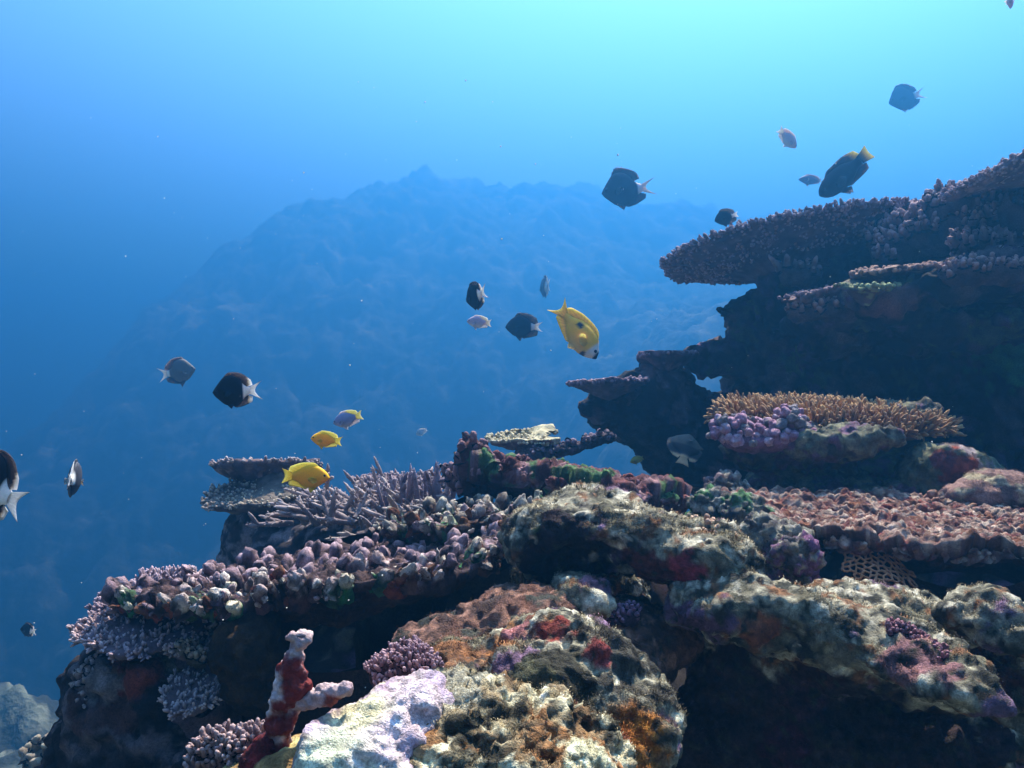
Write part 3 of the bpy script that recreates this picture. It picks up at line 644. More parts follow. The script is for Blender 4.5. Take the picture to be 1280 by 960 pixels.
finger_bed('pink_coral_tuft', 'tuft of purple pink coralline nubs on the right of the ridge', 'coralline algae', [P(1120, 790, .86), P(1150, 808, .85), P(1175, 830, .84)], .0021, .005, (.18, .07, .09), (.38, .20, .24), 41, .011, 'pink coralline tufts', n=500)
finger_bed('pink_coral_tuft', 'bushy pink coralline tuft beside the cream crust in front of the cave', 'coralline algae', [P(485, 845, .66), P(508, 832, .66), P(530, 845, .65)], .0017, .0062, (.20, .10, .12), (.46, .31, .36), 42, .013, 'pink coralline tufts', n=900)
finger_bed('pink_coral_tuft', 'purple coralline crust with small nubs in the gap behind the mound', 'coralline algae', [P(765, 775, .92), P(790, 770, .92)], .0024, .005, (.12, .07, .13), (.26, .17, .28), 43, .011, 'pink coralline tufts', n=260)
# peach branching coral
finger_bed('cauliflower_coral', 'small peach stubby branching coral on the grey boulder', 'cauliflower coral', [P(880, 668, .98), P(895, 678, .97), P(908, 690, .96)], .0040, .012, (.46, .25, .15), (.74, .52, .38), 44, .012, n=220)

rock_thing('reef_rock', 'small dark rock with pinkish crown in the gap under the grey boulder', 'rock', [E(738, 742, .95, 38, 26, .05), E(770, 790, .98, 60, 30, .05)], .0034, .02, GD, grey_paint([(P(745, 722, .92), .02, (.34, .16, .22))], .1, 13), turf=(2500, .005))
rock_thing('reef_slope', 'rust brown sloping rock behind the foreground mound', 'rock', [E(660, 775, .92, 80, 42, .08), E(590, 825, .88, 80, 45, .07), E(740, 810, .96, 90, 45, .08), E(800, 800, 1.0, 70, 40, .06)], .0034, .03, GD,
           lambda v: Paint(v, (.15, .07, .05), (.07, .042, .036), 40, 3).patch((.30, .16, .12), 60, .2, .15, 5).patch((.05, .05, .04), 45, .4, .1, 6).speck(.5, 150), turf=(5000, .004))
def mound_paint(v):
    p = Paint(v, (.31, .29, .22), (.14, .13, .09), 26, 2).patch((.06, .055, .045), 36, .12, .12, 4).patch((.55, .52, .42), 46, .34, .1, 6).patch((.20, .12, .20), 26, .5, .1, 9)
    p.at(P(690, 845, .64), .035, (.035, .032, .02), .6, 45); p.at(P(640, 850, .66), .025, (.07, .07, .04), .6, 45)  # dark olive patches deepen the front hollow with painted shade
    p.at(P(560, 805, .74), .045, (.22, .10, .045), .8, 60, soft=.3); p.at(P(620, 795, .74), .03, (.28, .12, .045), .8, 60, soft=.3)
    p.at(P(688, 782, .63), .014, (.22, .04, .03), .8, 70, soft=.3); p.at(P(745, 805, .63), .011, (.24, .05, .05), .8, 70, soft=.3); p.at(P(640, 782, .68), .014, (.34, .14, .15), .7, 70, soft=.3)
    p.at(P(714, 880, .58), .010, (.50, .10, .14), .3, 60); p.at(P(790, 915, .58), .028, (.36, .13, .03), .5, 50, soft=.25); p.at(P(775, 932, .57), .014, (.18, .04, .02), .5, 70, soft=.3); p.at(P(815, 925, .6), .02, (.42, .17, .03), .5, 60, soft=.3)
    return p.patch((.04, .036, .026), 90, .48, .2, 27).speck(.6, 120).speck(.4, 310)
rock_thing('reef_mound', 'rounded foreground mound with red spots and an orange sponge at its foot', 'rock', [
    E(700, 900, .72, 108, 128, .10), E(755, 930, .70, 78, 95, .08), E(640, 880, .76, 100, 80, .08), E(560, 880, .76, 80, 55, .07), E(680, 845, .60, 62, 34, .05, True)],
    .0026, .03, (('x', 9, .01, 5), ('f', 11, .012, 1), ('w', 26, .008, 2), ('r', 40, .003, 8), ('h', 60, .005, 6), ('f', 90, .0035, 3), ('w', 150, .0014, 9), ('f', 230, .0014, 4)), mound_paint, turf=(14000, .005))
def front_paint(v):
    p = Paint(v, (.34, .30, .20), (.20, .12, .06), 36, 5).patch((.05, .045, .03), 55, .16, .12, 7).patch((.62, .58, .42), 60, .32, .1, 9).patch((.26, .13, .055), 50, .36, .16, 12)
    p.at(P(735, 935, .58), .02, (.75, .72, .5), .6, 60); p.at(P(560, 850, .62), .03, (.42, .40, .32), .5, 60)
    return p.speck(.65, 130).speck(.45, 330)
rock_thing('reef_mound', 'speckled brown and cream pitted rock at the bottom centre', 'rock', [E(610, 958, .60, 110, 80, .07), E(700, 975, .59, 90, 70, .06), E(560, 930, .62, 60, 62, .06)],
    .0024, .025, (('x', 9, .01, 5), ('f', 12, .010, 1), ('w', 40, .005, 2), ('h', 75, .011, 6), ('r', 60, .004, 8), ('f', 110, .004, 3), ('w', 190, .002, 9), ('f', 260, .0015, 4)), front_paint, turf=(9000, .004))
def lav_paint(v):
    p = Paint(v, (.42, .32, .42), (.55, .46, .50), 22, 6).spots((.20, .13, .18), 75, .22, .1, 31).patch((.28, .19, .30), 34, .28, .2, 8).patch((.52, .47, .34), 24, .32, .25, 11).patch((.10, .06, .08), 50, .48, .12, 18)
    p.patch((.50, .40, .56), 60, .2, .2, 15); p.at(P(440, 945, .56), .035, (.62, .66, .52), .6, 40, soft=.35); p.at(P(500, 880, .56), .03, (.80, .66, .74), .6, 40, soft=.35); p.at(P(450, 868, .58), .02, CREAM, .6, 60, soft=.3); p.at(P(530, 950, .57), .012, MAROON, .5, 70)
    return p.speck(.45, 120).speck(.3, 320)
rock_thing('encrusted_rock', 'bright lavender and cream coralline rock beside the red branch', 'rock', [E(480, 915, .60, 72, 56, .05), E(430, 950, .58, 62, 56, .05), E(530, 905, .62, 58, 56, .05), E(515, 955, .58, 60, 45, .05)],
    .0024, .02, (('x', 12, .008, 5), ('f', 16, .008, 1), ('r', 26, .005, 2), ('w', 60, .003, 5), ('f', 120, .0025, 3), ('f', 300, .0012, 4)), lav_paint)
rock_thing('encrusted_rock', 'yellowish brown crust at the foot of the red and white branch', 'rock', [E(375, 965, .58, 42, 40, .04), E(345, 985, .6, 60, 40, .05)], .0026, .02, (('f', 16, .007, 1), ('w', 50, .004, 2), ('f', 150, .0015, 3)),
           lambda v: Paint(v, (.34, .20, .08), (.55, .48, .22), 40, 6).patch((.12, .07, .04), 50, .25).speck(.5, 150))
# red and white branch
def branch():
    base = P(335, 955, .585)
    root = thing('dead_coral_branch', base, 'upright dead coral branch crusted white and dark red in the foreground', 'dead coral')
    def col(v):
        p = Paint(v, (.56, .44, .46), (.34, .22, .25), 90, 3)
        for u, w_, r in ((372, 838, .012), (362, 866, .011), (350, 922, .011), (386, 850, .008), (345, 890, .006), (362, 935, .009)): p.at(P(u, w_, .585), r, (.17, .025, .025), 1.1, 95, soft=.5)
        return p.speck(.35, 200)
    v, q = rock([K(345, 935, .585, 357, 880, .585, 13, 12), K(357, 880, .585, 370, 830, .583, 12, 13), K(370, 830, .583, 374, 802, .58, 10, 7), E(366, 799, .58, 6, 5, .003), E(382, 800, .58, 6, 6, .003), E(352, 905, .58, 13, 12, .008), E(375, 855, .58, 13, 10, .007)], .0012, .006, (('x', 40, .003, 5), ('f', 70, .0035, 1), ('w', 150, .002, 2), ('f', 320, .0013, 3)))
    st = obj('stem', build_mesh('stem', v - base, q, col=col(v).c), M_CORAL, root)
    v, q = rock([K(368, 880, .585, 410, 868, .58, 10, 10), K(410, 868, .58, 434, 860, .576, 10, 9)], .0012, .006, (('f', 70, .003, 4), ('w', 160, .0015, 2), ('f', 320, .0012, 3)))
    obj('side_branch', build_mesh('side_branch', v - base, q, col=Paint(v, (.52, .40, .43), (.34, .24, .28), 60).at(P(405, 880, .575), .007, (.2, .05, .04), 1.0, 110, soft=.4).speck(.4, 220).c), M_CORAL, root)
    v, q = rock([E(335, 930, .585, 20, 16, .01), E(325, 958, .585, 24, 26, .012), E(352, 950, .59, 14, 20, .01)], .0016, .008, (('f', 60, .003, 4), ('f', 200, .001, 3)))
    s = obj('red_sponge', build_mesh('red_sponge', v - base, q, col=Paint(v, (.20, .02, .022), (.10, .012, .015), 60).speck(.4, 200).c), M_ROCK, root); s['label'] = 'dark red sponge at the foot of the branch'
branch()
finger_bed('pink_coral_tuft', 'mauve nubby coral tuft at the bottom edge left of the red branch', 'coralline algae', [P(255, 958, .62), P(285, 945, .62), P(310, 940, .61)], .0022, .007, (.18, .11, .11), (.44, .33, .34), 46, .014, 'pink coralline tufts', n=700)

# ---- big knobbly plate of the left front
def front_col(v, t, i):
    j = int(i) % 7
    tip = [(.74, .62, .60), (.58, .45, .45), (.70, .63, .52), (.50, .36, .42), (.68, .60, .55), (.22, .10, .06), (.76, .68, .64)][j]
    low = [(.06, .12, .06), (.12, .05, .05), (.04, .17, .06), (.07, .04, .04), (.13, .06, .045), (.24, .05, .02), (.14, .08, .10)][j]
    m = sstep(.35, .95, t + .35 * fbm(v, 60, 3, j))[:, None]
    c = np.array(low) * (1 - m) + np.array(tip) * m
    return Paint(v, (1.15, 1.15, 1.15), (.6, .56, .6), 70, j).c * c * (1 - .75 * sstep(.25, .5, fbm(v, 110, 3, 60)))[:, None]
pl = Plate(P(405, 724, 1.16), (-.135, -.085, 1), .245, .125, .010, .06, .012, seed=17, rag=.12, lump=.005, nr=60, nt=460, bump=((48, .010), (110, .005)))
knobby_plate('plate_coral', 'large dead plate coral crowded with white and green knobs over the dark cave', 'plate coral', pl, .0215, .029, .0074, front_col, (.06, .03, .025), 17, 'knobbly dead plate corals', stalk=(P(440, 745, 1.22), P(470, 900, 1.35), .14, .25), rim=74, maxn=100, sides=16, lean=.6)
def ledge_col(v, t, i): return front_col(v, t, i) * np.array((.8, .85, .8))
pl = Plate(P(585, 655, 1.3), (-.10, -.06, 1), .12, .10, .016, .05, .010, seed=18, rag=.15, lump=.006)
knobby_plate('plate_coral', 'green tinted knobbly ledge between the white knobbed plate and the grey boulder', 'plate coral', pl, .0215, .028, .0072, ledge_col, (.05, .035, .03), 18, 'knobbly dead plate corals', stalk=(P(590, 670, 1.33), P(590, 800, 1.45), .09, .2), rim=40, maxn=80, sides=12, lean=.5)
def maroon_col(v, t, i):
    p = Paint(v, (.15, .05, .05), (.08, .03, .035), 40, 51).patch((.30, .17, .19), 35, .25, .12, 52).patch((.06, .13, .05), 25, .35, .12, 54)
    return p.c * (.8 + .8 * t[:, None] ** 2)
pl = Plate(P(722, 602, 1.5), (.17, .02, 1), .19, .12, .04, .05, .010, seed=19, rag=.12, lump=.006, nr=44, nt=360, bump=((48, .014), (110, .005)))
knobby_plate('plate_coral', 'dark maroon knob rimmed plate behind the grey boulder', 'plate coral', pl, .022, .021, .0080, maroon_col, (.06, .025, .03), 19, 'knobbly dead plate corals', stalk=(P(715, 640, 1.55), P(715, 800, 1.65), .11, .2), rim=80, maxn=100, sides=11, lean=.5)
finger_bed('coral_stump', 'dark maroon upright coral stump at the left end of the maroon plate', 'dead coral', [P(592, 602, 1.5), P(590, 575, 1.5), P(588, 562, 1.5)], .009, .018, (.12, .05, .055), (.30, .17, .19), 47, .024, n=40)
finger_bed('coral_stump', 'low knobby stump left of the taller maroon stump', 'dead coral', [P(568, 598, 1.55), P(580, 606, 1.52)], .008, .022, (.13, .07, .08), (.34, .22, .26), 48, .016, n=25)

# ---- pale little table and the dark arm
pl = Plate(P(652, 546, 1.98), (-.12, -.30, 1), .078, .055, .006, .022, .006, seed=24, rag=.2, lobes=6)
table_coral('table_coral', 'little pale cream table coral against the blue water in the middle', 'table coral', pl, .0115, .008, .004, ((.40, .36, .24), (.74, .68, .48)), 'table corals on the reef', rimn=90, under=(.14, .11, .12), seed=24, topc=(.5, .46, .32), stalk=(P(655, 552, 1.98), P(670, 585, 1.95), .02, .04))
pl = Plate(P(682, 553, 1.92), (.0, -.3, 1), .03, .024, .006, .02, .004, seed=25, rag=.2)
table_coral('table_coral', 'tiny cream lobe of coral on the dark arm beside the cream table', 'table coral', pl, .0115, .008, .004, ((.40, .36, .24), (.74, .68, .48)), 'table corals on the reef', rimn=36, under=(.14, .11, .12), seed=25, topc=(.5, .46, .32))
finger_bed('dead_coral', 'dark purple knobby coral arm reaching right towards the shelf', 'dead coral', [P(635, 585, 1.9), P(675, 570, 1.9), P(715, 560, 1.92), P(760, 547, 1.95)], .007, .011, (.10, .07, .09), (.30, .22, .28), 49, .013, n=90)

# ---- rear left plates
pl = Plate(P(335, 588, 2.04), (-.02, .12, 1), .125, .10, .012, .06, .016, seed=26, rag=.24)
table_coral('table_coral', 'upper dark sided plate of the rear left pair with a pale rim', 'table coral', pl, .016, .012, .0045, ((.17, .13, .15), (.52, .44, .44)), 'table corals on the reef', rimn=110, under=(.075, .06, .08), seed=26, stalk=(P(350, 600, 2.03), P(355, 690, 2.05), .05, .10))
pl = Plate(P(322, 616, 1.93), (-.16, -.55, 1), .122, .07, .008, .06, .012, seed=27, rag=.24)
table_coral('table_coral', 'lower plate of the rear left pair tilted to show its speckled top', 'table coral', pl, .0105, .010, .0038, ((.13, .11, .10), (.60, .52, .42)), 'table corals on the reef', rimn=110, under=(.075, .06, .08), seed=27, stalk=(P(340, 622, 1.96), P(350, 700, 2.0), .05, .09))
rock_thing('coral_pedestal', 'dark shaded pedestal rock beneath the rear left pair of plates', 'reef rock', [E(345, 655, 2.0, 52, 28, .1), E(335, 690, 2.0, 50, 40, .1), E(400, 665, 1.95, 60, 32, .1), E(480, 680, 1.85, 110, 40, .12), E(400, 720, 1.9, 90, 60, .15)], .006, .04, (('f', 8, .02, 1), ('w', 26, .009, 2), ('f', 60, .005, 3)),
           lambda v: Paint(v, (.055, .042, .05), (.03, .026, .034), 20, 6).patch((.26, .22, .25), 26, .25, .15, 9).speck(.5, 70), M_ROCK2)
# staghorn thicket
def staghorn(label, starts, n, lens, rad, c0, c1, seed, dirf, group):
    r_ = np.random.default_rng(seed); cen = np.mean(starts, 0); loc = cen - np.array((0, 0, .03))
    root = thing('staghorn_coral', loc, label, 'staghorn coral', group)
    prof = ((0, 1.0), (.15, .98), (.3, .95), (.45, .9), (.6, .82), (.75, .74), (.88, .62), (.96, .45), (1, .22))
    for i in range(n):
        s = starts[r_.integers(len(starts))] + r_.normal(0, 1, 3) * np.array((.025, .03, .008)); d = dirf(r_, s)
        L = r_.uniform(*lens); R0 = rad * r_.uniform(.8, 1.2)
        B, D, LL, RR = [s], [d], [L], [R0]
        for f in range(r_.integers(0, 3)):
            t = r_.uniform(.3, .8); dd = d / np.linalg.norm(d) + r_.normal(0, .6, 3)
            B.append(s + d / np.linalg.norm(d) * L * t); D.append(dd); LL.append(L * r_.uniform(.2, .45)); RR.append(R0 * .75)
        nb = int(L / .006)
        for f in range(nb):                                   # corallites
            t = r_.uniform(.05, .97); q_ = r_.normal(0, 1, 3); dn = d / np.linalg.norm(d); q_ -= dn * (q_ @ dn); q_ /= np.linalg.norm(q_)
            B.append(s + dn * L * t + q_ * R0 * .6); D.append(q_ + dn * .8); LL.append(R0 * .85); RR.append(R0 * .28)
        v, q, t, tt, ids = tubes(np.array(B), np.array(D), np.array(LL), np.array(RR), 8, prof, .0)
        v = v + .0016 * np.stack([fbm(v, 120, 3, 1), fbm(v, 120, 3, 2), fbm(v, 120, 3, 3)], 1)
        c = np.array(c0) * (1 - tt[:, None] ** 2) + np.array(c1) * tt[:, None] ** 2
        obj('branch', build_mesh('branch', v - loc, q, t, c * Paint(v, (1.1, 1.1, 1.1), (.7, .66, .72), 50, i).c), M_CORAL, root)
SC0, SC1 = (.20, .16, .17), (.52, .44, .45)
staghorn('tangle of lavender grey staghorn branches leaning left behind the knobbed plate', [P(u, v_, 1.75 + dd) for u, v_, dd in ((420, 640, 0), (450, 632, .05), (480, 640, .0), (500, 625, .1), (440, 655, -.1), (470, 655, -.1), (520, 640, 0), (530, 655, -.1), (392, 652, 0), (405, 632, .05), (548, 648, 0))], 110, (.045, .095), .0054, SC0, SC1, 3,
         lambda r, s: np.array((r.normal(-.55, .75), r.normal(-.15, .6), abs(r.normal(.5, .4)))), 'staghorn corals')
staghorn('upright pointed staghorn spikes at the right of the tangle', [P(u, v_, 1.7) for u, v_ in ((505, 630), (522, 628), (540, 630), (548, 632), (560, 628), (500, 635))], 17, (.045, .088), .0056, (.16, .12, .16), (.42, .34, .40), 5,
         lambda r, s: np.array((r.normal(0, .16), r.normal(0, .2), 1)), 'staghorn corals')
staghorn('scattered dead staghorn sticks lying between the tangle and the green ledge', [P(u, v_, 1.5) for u, v_ in ((560, 645), (520, 655), (540, 640), (580, 640), (500, 668), (460, 672))], 26, (.045, .09), .005, (.20, .15, .14), (.44, .38, .36), 8,
         lambda r, s: np.array((r.normal(-.4, .8), r.normal(-.2, .6), abs(r.normal(.12, .2)))), 'staghorn corals')
pl = Plate(P(505, 605, 2.05), (0, -.1, 1), .11, .09, .010, .05, .008, seed=29, rag=.15)
table_coral('table_coral', 'bushy low coral head hidden behind the staghorn spikes', 'table coral', pl, .014, .022, .0045, ((.17, .12, .14), (.44, .35, .38)), 'table corals on the reef', rimn=90, under=(.08, .06, .08), seed=29, stalk=(P(505, 612, 2.05), P(505, 690, 2.05), .05, .10))

# ---- left column with fine tables
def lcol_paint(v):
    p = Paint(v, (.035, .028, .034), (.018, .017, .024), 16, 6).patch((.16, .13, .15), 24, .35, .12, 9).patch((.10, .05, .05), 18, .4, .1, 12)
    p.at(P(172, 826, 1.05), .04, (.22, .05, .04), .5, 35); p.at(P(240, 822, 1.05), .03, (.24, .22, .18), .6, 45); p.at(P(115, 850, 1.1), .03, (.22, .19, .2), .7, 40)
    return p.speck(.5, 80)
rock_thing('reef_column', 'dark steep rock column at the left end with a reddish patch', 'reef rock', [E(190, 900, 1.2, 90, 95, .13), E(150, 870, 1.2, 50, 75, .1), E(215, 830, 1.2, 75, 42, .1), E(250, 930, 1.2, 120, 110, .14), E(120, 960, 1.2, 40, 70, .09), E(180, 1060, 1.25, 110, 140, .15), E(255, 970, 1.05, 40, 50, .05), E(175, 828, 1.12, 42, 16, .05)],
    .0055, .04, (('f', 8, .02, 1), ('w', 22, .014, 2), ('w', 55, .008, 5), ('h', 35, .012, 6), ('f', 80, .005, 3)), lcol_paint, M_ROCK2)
pl = Plate(P(198, 762, 1.16), (-.12, -.52, 1), .098, .085, .007, .03, .004, seed=31, rag=.14, lobes=5)
table_coral('table_coral', 'finely branched mauve table coral at the far left under the knobbed plate', 'table coral', pl, .0072, .014, .0027, ((.12, .085, .11), (.66, .52, .58)), 'table corals on the reef', rimn=160, under=(.09, .07, .09), seed=31, stalk=(P(215, 772, 1.17), P(225, 840, 1.2), .04, .07))
pl = Plate(P(252, 792, 1.12), (.02, -.45, 1), .05, .045, .007, .03, .004, seed=32, rag=.16)
table_coral('table_coral', 'fine mauve coral lobe below the far left table beside the dark barrel', 'table coral', pl, .0072, .013, .0027, ((.12, .09, .10), (.62, .52, .52)), 'table corals on the reef', rimn=80, under=(.09, .07, .09), seed=32, stalk=(P(255, 798, 1.13), P(250, 840, 1.18), .03, .05))
pl = Plate(P(245, 866, 1.06), (-.05, -.42, 1), .042, .045, .006, .02, .004, seed=33, rag=.2)
table_coral('table_coral', 'smallest mauve table coral low on the left column in the shade', 'table coral', pl, .0072, .012, .0026, ((.12, .09, .11), (.64, .54, .56)), 'table corals on the reef', rimn=70, under=(.08, .06, .09), seed=33, stalk=(P(250, 872, 1.07), P(260, 900, 1.12), .025, .04))
rock_thing('barrel_sponge', 'dark brown ribbed barrel shaped sponge below the knobbed plate', 'sponge', [E(312, 822, 1.05, 42, 52, .05), E(330, 850, 1.06, 45, 40, .05)], .004, .02, (('f', 14, .008, 1), ('r', 45, .006, 2), ('f', 90, .003, 3)),
           lambda v: Paint(v, (.05, .028, .014), (.022, .014, .01), 40, 6).speck(.5, 90), M_ROCK2)
finger_bed('coral_crust', 'pale nubby crust on the outer edge of the dark left column', 'coralline algae', [P(135, 815, 1.14), P(112, 850, 1.13), P(108, 885, 1.12)], .0042, .008, (.16, .13, .14), (.44, .38, .38), 51, .014, 'pink coralline tufts', n=150)
finger_bed('coral_crust', 'cream nubby crust beside the reddish patch of the left column', 'coralline algae', [P(232, 812, 1.08), P(250, 826, 1.08)], .0036, .007, (.2, .17, .13), (.50, .44, .36), 52, .011, 'pink coralline tufts', n=90)
finger_bed('coral_nubs', 'tan nubby coral on the seabed at the bottom left', 'coral', [P(60, 950, 2.2), P(75, 945, 2.2)], .014, .03, (.2, .16, .12), (.4, .36, .28), 50, .05, n=90)
#__FISH__
# ------------------------------------------------------------------ fish
def pw(xs, ys, x): 
    # smooth interpolation through the outline points
    xs, ys = np.array(xs, float), np.array(ys, float); m = np.gradient(ys, xs)
    i = np.clip(np.searchsorted(xs, x) - 1, 0, len(xs) - 2); h = xs[i + 1] - xs[i]; t = np.clip((x - xs[i]) / h, 0, 1)
    return (2 * t**3 - 3 * t**2 + 1) * ys[i] + (t**3 - 2 * t**2 + t) * h * m[i] + (-2 * t**3 + 3 * t**2) * ys[i + 1] + (t**3 - t**2) * h * m[i + 1]
DAMSEL = dict(top=((0, .05, .15, .3, .5, .7, .88, 1), (0, .10, .22, .34, .38, .30, .14, .085)), bot=((0, .05, .15, .3, .5, .7, .88, 1), (0, -.07, -.17, -.28, -.34, -.29, -.13, -.085)),
              thick=.15, dorsal=(.26, .93, .10, .16), anal=(.52, .93, .05, .16), tail=(.30, .26, .45), pelvic=(.33, .16))
def variant(base, **k): d = dict(base); d.update(k); return d
def fish(name, label, cat, u, v, d, px, ang, colf, st=DAMSEL, yaw=0, group=None, roll=0, depth=1.0, eyes=True, bend=0, ink=None):
    L = px / F * d; a, y = math.radians(ang), math.radians(yaw)
    V, Q, part = [], [], []
    ns, nr = 44, 22
    x = np.concatenate([[0.004], (np.linspace(0, 1, ns)[1:]) ** 1.15]); tz = pw(*st['top'], x) * depth; bz = pw(*st['bot'], x) * depth
    cz, hz = (tz + bz) / 2, np.maximum((tz - bz) / 2, .004)
    wy = st['thick'] * np.sqrt(np.clip(hz / hz.max(), 0, 1)) * (1 - .45 * x ** 2)
    th = np.arange(nr) / nr * 2 * np.pi
    ys = np.sign(np.cos(th)) * np.abs(np.cos(th)) ** 1.1; zs = np.sin(th)
    body = np.stack([np.repeat(x, nr), (wy[:, None] * ys).ravel(), (cz[:, None] + hz[:, None] * zs).ravel()], 1)
    k = np.arange(nr); k1 = (k + 1) % nr
    q = np.concatenate([np.stack([i * nr + k, i * nr + k1, (i + 1) * nr + k1, (i + 1) * nr + k], 1) for i in range(ns - 1)])
    V.append(body); Q.append(q); part.append(np.zeros(len(body))); off = [len(body)]
    def sheet(root, tip, t0, pid, rows=5):
        n = len(root); f = np.linspace(0, 1, rows)[:, None, None]
        mid = root[None] * (1 - f) + tip[None] * f; tk = (t0 * (1 - .8 * f[:, :, 0]))
        A, B = mid.copy(), mid.copy(); A[:, :, 1] += tk; B[:, :, 1] -= tk
        vv = np.concatenate([A.reshape(-1, 3), B.reshape(-1, 3)]); o = rows * n
        qs = []
        for r in range(rows - 1):
            i = r * n + np.arange(n - 1); qs += [np.stack([i, i + 1, i + n + 1, i + n], 1), np.stack([o + i, o + i + n, o + i + n + 1, o + i + 1], 1)]
        i = (rows - 1) * n + np.arange(n - 1); qs.append(np.stack([i, i + 1, o + i + 1, o + i], 1))
        for cidx in (0, n - 1):
            i = np.arange(rows - 1) * n + cidx; qs.append(np.stack([i, i + n, o + i + n, o + i], 1))
        V.append(vv); Q.append(np.concatenate(qs) + off[0]); part.append(np.full(len(vv), pid)); off[0] += len(vv)
    # tail
    tl, ts, fk = st['tail']; s = np.linspace(-1, 1, 23); pz = hz[-1] * .95
    zc = cz[-1]
    root = np.stack([np.full(23, .97), np.zeros(23), zc + s * pz], 1)
    tip = np.stack([1 + tl * (1 - fk * (1 - np.abs(s) ** 1.3)), np.zeros(23), zc + np.sign(s) * np.abs(s) ** .8 * ts], 1)
    sheet(root, tip, .016, 1)
    # dorsal, anal
    for key, sg, prof, pid in (('dorsal', 1, st['top'], 2), ('anal', -1, st['bot'], 3)):
        if not st.get(key): continue
        x0, x1, h0, h1 = st[key]; n = 30; xx = np.linspace(x0, x1, n); f = (xx - x0) / (x1 - x0)
        hgt = (h0 + (h1 - h0) * sstep(.3, .9, f)) * np.sin(np.clip(f * 6, 0, np.pi / 2)) * sstep(1.02, .93, f) * depth
        if st.get('spines') and sg > 0: hgt = hgt + .035 * np.where(np.arange(n) % 3 == 0, 1, -.2) * sstep(.02, .08, f) * sstep(.62, .5, f)
        zz = pw(*prof, xx) * depth; root = np.stack([xx, np.zeros(n), zz - sg * .04], 1)
        tip = np.stack([xx + .14 * sstep(.4, 1, f) + .03, np.zeros(n), zz + sg * hgt], 1)
        sheet(root, tip, .016, pid)
    if st.get('pelvic'):
        px_, pl_ = st['pelvic']
        for sgn in (-1, 1):
            n = 8; f = np.linspace(0, 1, n); zz = pw(*st['bot'], np.array([px_]))[0] * depth
            root = np.stack([px_ + f * .08, np.full(n, sgn * .035), np.full(n, zz + .03)], 1)
            tip = np.stack([px_ + .12 + f * .06 + pl_ * .3, np.full(n, sgn * .06), zz - pl_ * (1 - f * .75)], 1); sheet(root, tip, .008, 4, 4)
    for sgn in (-1, 1):
        n = 9; f = np.linspace(0, 1, n); wq = float(np.interp(.33, x, wy))
        root = np.stack([np.full(n, .30), np.full(n, sgn * wq * .9), -.02 - f * .09], 1)
        tip = np.stack([.52 - .10 * (f - .4) ** 2 * 4, np.full(n, sgn * (wq + .07)), .03 - f * .19], 1); sheet(root, tip, .006, 5, 4)
    V = np.concatenate(V); Q = np.concatenate(Q); part = np.concatenate(part)
    col = colf(V[:, 0], V[:, 2] / (depth if depth else 1), part)
    ray = 1 - .22 * (part > 0) * (np.sin((V[:, 2] + V[:, 0] * (part > 1)) * 140) > .3)
    col = col * ray[:, None]
    if bend: V[:, 1] += bend * np.clip(V[:, 0] - .4, 0, 2) ** 2
    tot = 1 + tl
    X = (tot * .5 - V[:, 0]) / tot * L; loc_v = np.stack([X, V[:, 1] / tot * L, V[:, 2] / tot * L], 1)
    alpha = np.select([part == 1, part == 5, part > 1], [.85, .8, .9], 1.0)
    o = obj(name, build_mesh(name, loc_v, Q, col=col, alpha=alpha), M_FISH)
    tag(o, label, cat, group)
    fwd = Vector(RT * math.cos(a) * math.cos(y) + UP * math.sin(a) * math.cos(y) + FW * math.sin(y))
    upr = Vector(UP) * math.cos(a) - Vector(RT) * math.sin(a)
    if math.cos(a) < 0: upr = -upr
    side = upr.cross(fwd).normalized(); upr = fwd.cross(side).normalized()
    M = Matrix((fwd, side, upr)).transposed() @ Matrix.Rotation(math.radians(roll), 3, 'X')
    o.matrix_world = Matrix.Translation(Vector(P(u, v, d))) @ M.to_4x4()
    if eyes:
        ex = .115; ez = float(np.interp(ex, x, cz + hz * .28)); ey = float(np.interp(ex, x, wy)) * .93
        for sgn in (-1, 1):
            th = np.arange(12) / 12 * 2 * np.pi; ev = [(0, 1, 0)]
            ring = [(math.cos(t) * math.sin(p), math.cos(p), math.sin(t) * math.sin(p)) for p in (.5, 1.0, 1.5) for t in th]
            ev = np.array([(0, 1, 0)] + ring); r = np.array((.034, .016, .034)) / tot * L
            ev = ev * r * np.array((1, sgn, 1)) + np.array(((tot * .5 - ex), sgn * ey, ez)) / tot * L
            et = [(0, 1 + i, 1 + (i + 1) % 12) for i in range(12)]; eq = [(1 + a_ * 12 + i, 13 + a_ * 12 + i, 13 + a_ * 12 + (i + 1) % 12, 1 + a_ * 12 + (i + 1) % 12) for a_ in (0, 1) for i in range(12)]
            obj('eye', build_mesh('eye', ev, eq, et), M_EYE, o)
    return o
def mixc(*layers):
    """layers: base colour, then (mask function of x, z, part; colour)"""
    def f(x, z, p):
        c = np.tile(np.array(layers[0], float), (len(x), 1))
        for mf, cl in layers[1:]:
            m = np.clip(mf(x, z, p).astype(float), 0, 1)[:, None]; c = c * (1 - m) + np.array(cl) * m
        return c
    return f
wtail = lambda x0: (lambda x, z, p: np.maximum(sstep(x0, x0 + .04, x) * (p != 2) * (p != 3), (p == 1) * 1.))
BLK, WHT = (.009, .009, .014), (.86, .86, .88)
black_white = mixc(BLK, (wtail(.79), WHT), (lambda x, z, p: ((p == 2) | (p == 3)) * sstep(.95, 1.0, x) * .8, WHT), (lambda x, z, p: (p == 1) * sstep(.17, .22, np.abs(z)), (.10, .10, .13)))
grey_white = mixc((.15, .14, .14), (wtail(.90), WHT), (lambda x, z, p: ((p == 3) | (p == 4) | (p == 2)), (.04, .04, .06)))
dark_white = mixc((.012, .014, .025), (wtail(.86), (.7, .72, .78)))
